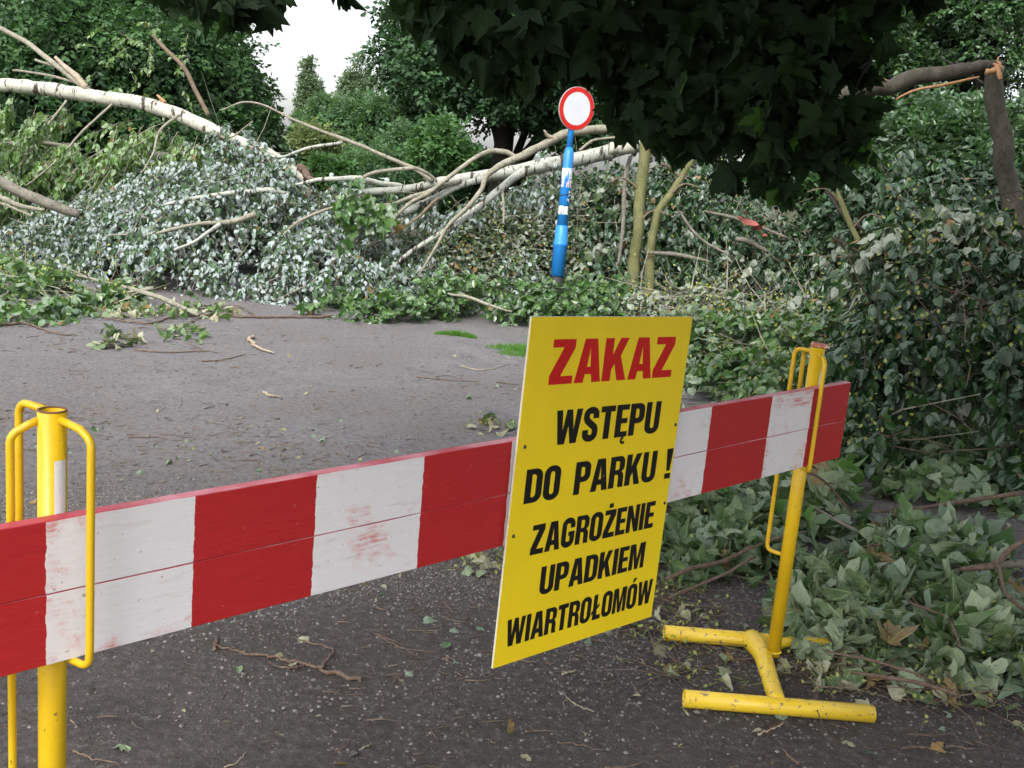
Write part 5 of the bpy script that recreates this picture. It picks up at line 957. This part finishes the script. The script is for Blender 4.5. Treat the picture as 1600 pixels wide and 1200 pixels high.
near_branch('flattened pale leaves on the far road near the left edge', [(160, 530), (205, 530), (205, 548), (160, 548)], 14, 0.04, ['maple'], ['dry', 'wilted'], 611, [], (0.10, 0.14), litter=5, tw=5)
near_branch('long scatter of leaf sprigs under the crosswise dead branch on the far road', [(190, 480), (380, 480), (370, 500), (170, 500)], 90, 0.08, ['heart', 'maple'], ['wilted', 'lime_bright', 'dry'], 612, [], (0.07, 0.11), litter=40, tw=30)

near_branch('brown twigs and dry leaf debris on the gravel left of the foot pipes', [(950, 880), (1060, 900), (1180, 1080), (960, 1040)], 70, 0.012, ['maple', 'heart'], ['dry', 'wilted'], 620, [], (0.025, 0.06), litter=60, tw=160)
near_branch('flat leaf and twig debris between the foot pipes and the leaf litter', [(1220, 1030), (1520, 1050), (1560, 1130), (1240, 1075)], 60, 0.02, ['heart', 'maple'], ['wilted', 'dry'], 621, [], (0.04, 0.09), litter=40, tw=90)
# single leaves on the near road
for k, (u, v, s, kd, mk, lb) in enumerate((
    (185, 1172, 0.055, 'maple', 'wilted', 'curled grey green leaf lying on dark road near the left post foot'), (1040, 1052, 0.075, 'maple', 'dry', 'torn dry leaf lying between the two foot pipes'), (372, 1047, 0.03, 'heart', 'lime_bright', 'tiny fresh green leaf on the dark road below the white stripe'),
    (1275, 1070, 0.06, 'heart', 'wilted', 'single pale upturned leaf just behind the front foot pipe'), (470, 1000, 0.05, 'maple', 'dry', 'brown crumpled leaf beside the forked stick'), (1583, 1140, 0.05, 'heart', 'wilted', 'small green leaf alone at the lower right edge'))):
    p_ = G(u, v) + [0, 0, 0.012]; r_ = np.random.default_rng(700 + k); o = bpy.data.objects.new('fallen_leaf', leaf_mesh(kd, 4 if kd == 'maple' else 1, mk)); o.location = p_; o.scale = (s, s, s); o.rotation_euler = (r_.uniform(-.3, .3), r_.uniform(-.3, .3), r_.uniform(0, 6.28)); COL.objects.link(o); o['label'] = lb; o['category'] = 'leaf'

# ---------------------------------------------------------------- sticks on the road
def stick(label, pts, w, mk='stick', forks=()):
    """pts: ground pixels; w: thickness in metres."""
    q = [G(*p) + [0, 0, w * 0.55] for p in pts]; rg = np.random.default_rng(int(pts[0][0] * 7 + pts[0][1])); base = q[0] * [1, 1, 0]
    t = root('stick', label, 'stick', base); allp = [(q, w)] + [([G(*p) + [0, 0, w * 0.6] for p in f], w * 0.6) for f in forks]
    for k, (qq, ww) in enumerate(allp):
        n = max(10, len(qq) * 6); c = smooth_line([list(x - base) + [ww * 0.5] for x in qq], n); c[:, 3] *= np.linspace(1.0, 0.45, n) * (1 + 0.12 * rg.standard_normal(n)); c[:, :3] += rg.standard_normal((n, 3)) * ww * [0.35, 0.35, 0.12]
        g = Geo(); tube(g, c[:, :3], c[:, 3], 7, True, 0.06, rg); g.build('stem' if k == 0 else 'side_twig', M[mk], t, True)
    return t
stick('forked knotted stick on dark road below the red stripe', [(565, 1068), (520, 1055), (470, 1040), (420, 1028), (370, 1022), (330, 1006)], 0.016, 'stick', [[(500, 1050), (520, 1020), (490, 1010), (455, 1000)], [(480, 1042), (450, 1048), (418, 1040)], [(334, 1020), (338, 1005), (340, 996)]])
stick('short pale curved stick on the far road left of centre', [(392, 528), (397, 542), (410, 549), (428, 555)], 0.035, 'stick_pale')
stick('long thin dead branch lying across the far road in front of the silver heap', [(520, 497), (450, 498), (380, 497), (330, 494), (270, 497), (230, 508), (170, 500), (120, 488)], 0.03, 'stick', [[(400, 497), (370, 480), (330, 484)], [(330, 494), (310, 500), (280, 512)]])
stick('dark crooked twig on the far road at the left edge', [(0, 510), (40, 508), (75, 520), (120, 526)], 0.025, 'stick', [[(60, 515), (90, 500), (120, 485)]])
stick('brown forked twig on the mid road left of the short pale stick', [(210, 548), (260, 552), (320, 550), (340, 552)], 0.016, 'stick', [[(320, 550), (300, 540), (285, 535)]])
stick('thin brown twig below the pale curved stick', [(315, 566), (345, 564), (380, 556)], 0.014)
stick('paired thin brown twigs on the mid road above the left board end', [(200, 685), (245, 684), (270, 689), (305, 688)], 0.007, 'stick', [[(250, 679), (280, 681), (312, 681)]])
stick('short thick chip of wood on the mid road right of the paired twigs', [(414, 616), (425, 621), (437, 622)], 0.022, 'stick_pale')
stick('dark thin twig lying crosswise right of the road centre', [(650, 590), (700, 595), (745, 597)], 0.012, 'stick', [[(680, 590), (700, 588), (725, 594)]])
stick('curved brown twig beside the upper left edge of the yellow sign', [(720, 572), (740, 578), (765, 578), (788, 572)], 0.012, 'stick_pale')
stick('small dark twig at the left edge of the sign by the white stripe', [(775, 598), (790, 600), (812, 603)], 0.012)
stick('pale dry stick lying in front of the front foot pipe', [(1185, 1148), (1205, 1142), (1225, 1131)], 0.010, 'stick_pale')
stick('thin forked pale twig on the road below the sign corner', [(928, 1113), (900, 1102), (885, 1090), (878, 1080)], 0.005, 'stick_pale', [[(886, 1092), (880, 1100), (884, 1108)]])
stick('orange brown chip of twig just right of the sign corner', [(878, 1055), (888, 1052), (899, 1050)], 0.009, 'stick_pale')
stick('thin brown twig at the bottom right of the road centre', [(870, 1162), (900, 1164), (940, 1174)], 0.006)
stick('short brown twig under the bottom edge of the sign', [(820, 1145), (845, 1143), (865, 1144)], 0.008)
stick('pale crooked twig lying at the bottom edge beside the left post', [(350, 1200), (372, 1192), (383, 1176)], 0.005, 'stick_pale')
stick('long thin dark twig beside the left post foot', [(115, 1176), (150, 1188), (190, 1196)], 0.008)
stick('brown twig lying just behind the front foot pipe', [(1090, 1047), (1120, 1040), (1150, 1032)], 0.008)
stick('curved thin twig on the stones left of the sign corner', [(592, 995), (610, 1005), (642, 1020), (660, 1032)], 0.006)
stick('long brown stick at the edge of the leaf litter right of the foot pipes', [(1345, 1052), (1400, 1060), (1450, 1072), (1480, 1083)], 0.012)
stick('thin reddish twig on the mid road left of the round pile of leaves', [(320, 660), (350, 665), (375, 675)], 0.007)

# ---------------------------------------------------------------- overhanging maple, nearest
mr = root('maple_tree', 'dark maple crown hanging into the top of the picture over the road', 'tree', (4.6, -1.6, 0)); MB_ = np.array([4.6, -1.6, 0.0])
rng = np.random.default_rng(800)
clus = [(650, 20, 4.6, 45), (700, 60, 4.5, 50), (760, 90, 4.5, 50), (820, 105, 4.4, 45), (740, 10, 4.4, 60), (850, 30, 4.3, 70), (890, 85, 4.3, 45), (893, 100, 4.3, 22), (935, 100, 4.3, 26), (884, 112, 4.3, 6), (940, 60, 4.3, 70), (985, 130, 4.3, 50), (1030, 190, 4.2, 45), (1040, 80, 4.3, 75), (1100, 150, 4.1, 75), (1110, 215, 4.1, 45), (1160, 60, 4.1, 85), (1185, 190, 4.0, 75), (1200, 275, 4.0, 32), (1260, 110, 3.9, 80), (1270, 215, 3.9, 62), (1320, 200, 3.9, 40), (1330, 60, 3.9, 60), (1370, 10, 3.9, 40), (1225, 20, 4.0, 80), (1222, 306, 4.0, 12), (1062, 236, 4.2, 11), (1145, 285, 4.1, 13), (985, 205, 4.3, 12), (962, 178, 4.3, 13), (1298, 276, 3.9, 14), (1345, 240, 3.9, 12), (1346, 120, 3.9, 16), (1352, 180, 3.9, 12), (725, 118, 4.5, 14), (845, 145, 4.4, 12), (790, 140, 4.5, 12),
        (270, 5, 4.4, 30), (330, 12, 4.4, 32), (370, 30, 4.4, 28), (410, 8, 4.4, 26), (540, -8, 4.4, 18), (1440, 5, 3.9, 24), (700, -30, 4.4, 70), (900, -40, 4.3, 90), (1100, -40, 4.2, 100), (1300, -50, 4.0, 100)]
pos = []; 
for (u, v, d, r_) in clus:
    n = int(5 + (r_ / 10.0) ** 2 * 0.80); c = P(u, v, d); o = unit(rng.standard_normal((n, 3))) * rng.random((n, 1)) ** 0.4 * px(r_, d) * np.array([1, 1.6, 1]); pos.append(c + o)
pos = np.concatenate(pos); n = len(pos)
ax = np.array([0, 0, -1.0]) + rng.standard_normal((n, 3)) * 0.45; nr = rng.standard_normal((n, 3)) * 1.0 - CF * 0.4 + np.array([0, 0, 0.5]); sz = rng.uniform(0.07, 0.13, n)
pos = pos - ax / np.linalg.norm(ax, axis=1, keepdims=True) * sz[:, None] * 0.5
uv_ = np.array([[800 + FPX * ((q - CC) @ CR) / ((q - CC) @ CF), 600 - FPX * ((q - CC) @ CU) / ((q - CC) @ CF)] for q in pos])
ok = ~((np.abs(uv_[:, 0] - 900) < 48) & (uv_[:, 1] > 110)) ; pos, ax, nr, sz = pos[ok], ax[ok], nr[ok], sz[ok]; n = len(pos)      # short sprays here, so the leaves end above the sign
perm = np.argsort((pos - CC) @ CF + rng.random(n) * 0.1)
put_leaves(mr, MB_, pos[perm], ax[perm], nr[perm], sz[perm], ['maple'], ['maple'] * 16 + ['maple_lit'], rng, 300)
# the rest of the crown above and behind the view, plus leaves added for shade
g = Geo(); n = 11000
c = np.array([1.9, 1.4, 4.6]); o = unit(rng.standard_normal((n, 3))) * rng.random((n, 1)) ** 0.5 * np.array([4.4, 4.4, 2.2]); q = c + o
keep = (q[:, 2] > 2.25 + 0.24 * np.maximum(q[:, 1], 0) + 0.02 * q[:, 0]) & (wave(q, 1.2, 77) > -0.55) ; q = q[keep]; n = len(q)
q_shade = np.array([5.6, 5.6, 6.4]) + unit(rng.standard_normal((5200, 3))) * rng.random((5200, 1)) ** 0.45 * np.array([3.6, 4.6, 2.3])  # unseen extra spread of crown, added to darken the right bank
q_shade = q_shade[(q_shade[:, 2] > 2.6 + 0.26 * np.maximum(q_shade[:, 1], 0)) & (wave(q_shade, 1.2, 78) > -0.6)]; q = np.concatenate([q, q_shade]); n = len(q)
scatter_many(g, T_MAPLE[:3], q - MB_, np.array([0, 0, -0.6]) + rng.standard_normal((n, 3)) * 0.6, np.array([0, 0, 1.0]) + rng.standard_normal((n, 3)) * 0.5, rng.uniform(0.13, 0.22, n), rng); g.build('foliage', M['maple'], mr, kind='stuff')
g = Geo(); q = smooth_line([(0, 0, -0.05, 0.32), (-0.1, 0.1, 1.5, 0.24), (-0.5, 0.5, 3.2, 0.2), (-1.6, 1.6, 5.2, 0.12), (-3.0, 3.0, 6.2, 0.04)], 24); tube(g, q[:, :3], q[:, 3], 14, True, 0.04, rng); g.build('trunk', M['bark_grey'], mr, True)
for k, (u, v, d) in enumerate(((700, 40, 4.5), (840, 60, 4.4), (1005, 110, 4.3), (1110, 180, 4.1), (1190, 240, 4.0), (1270, 180, 3.9), (350, 10, 4.4), (1340, 60, 3.9), (950, 40, 4.3), (1340, 150, 3.85))):
    e = P(u, v, d) - MB_; s = q[8 + (k % 8)][:3]; up_ = P(u, -140, d + 0.1) - MB_ + [0.1 * k - 0.4, 0, 0.25]; l = smooth_line([list(s) + [0.05], list((s + up_) / 2 + [0, 0, 0.5]) + [0.03], list(up_) + [0.012], list(e + [0.02, 0, 0.12]) + [0.005], list(e - [0, 0, 0.05]) + [0.0025]], 26)
    g = Geo(); tube(g, l[:, :3], l[:, 3], 7, True, 0.03, rng); g.build('branch', M['bark_dark'], mr, True)
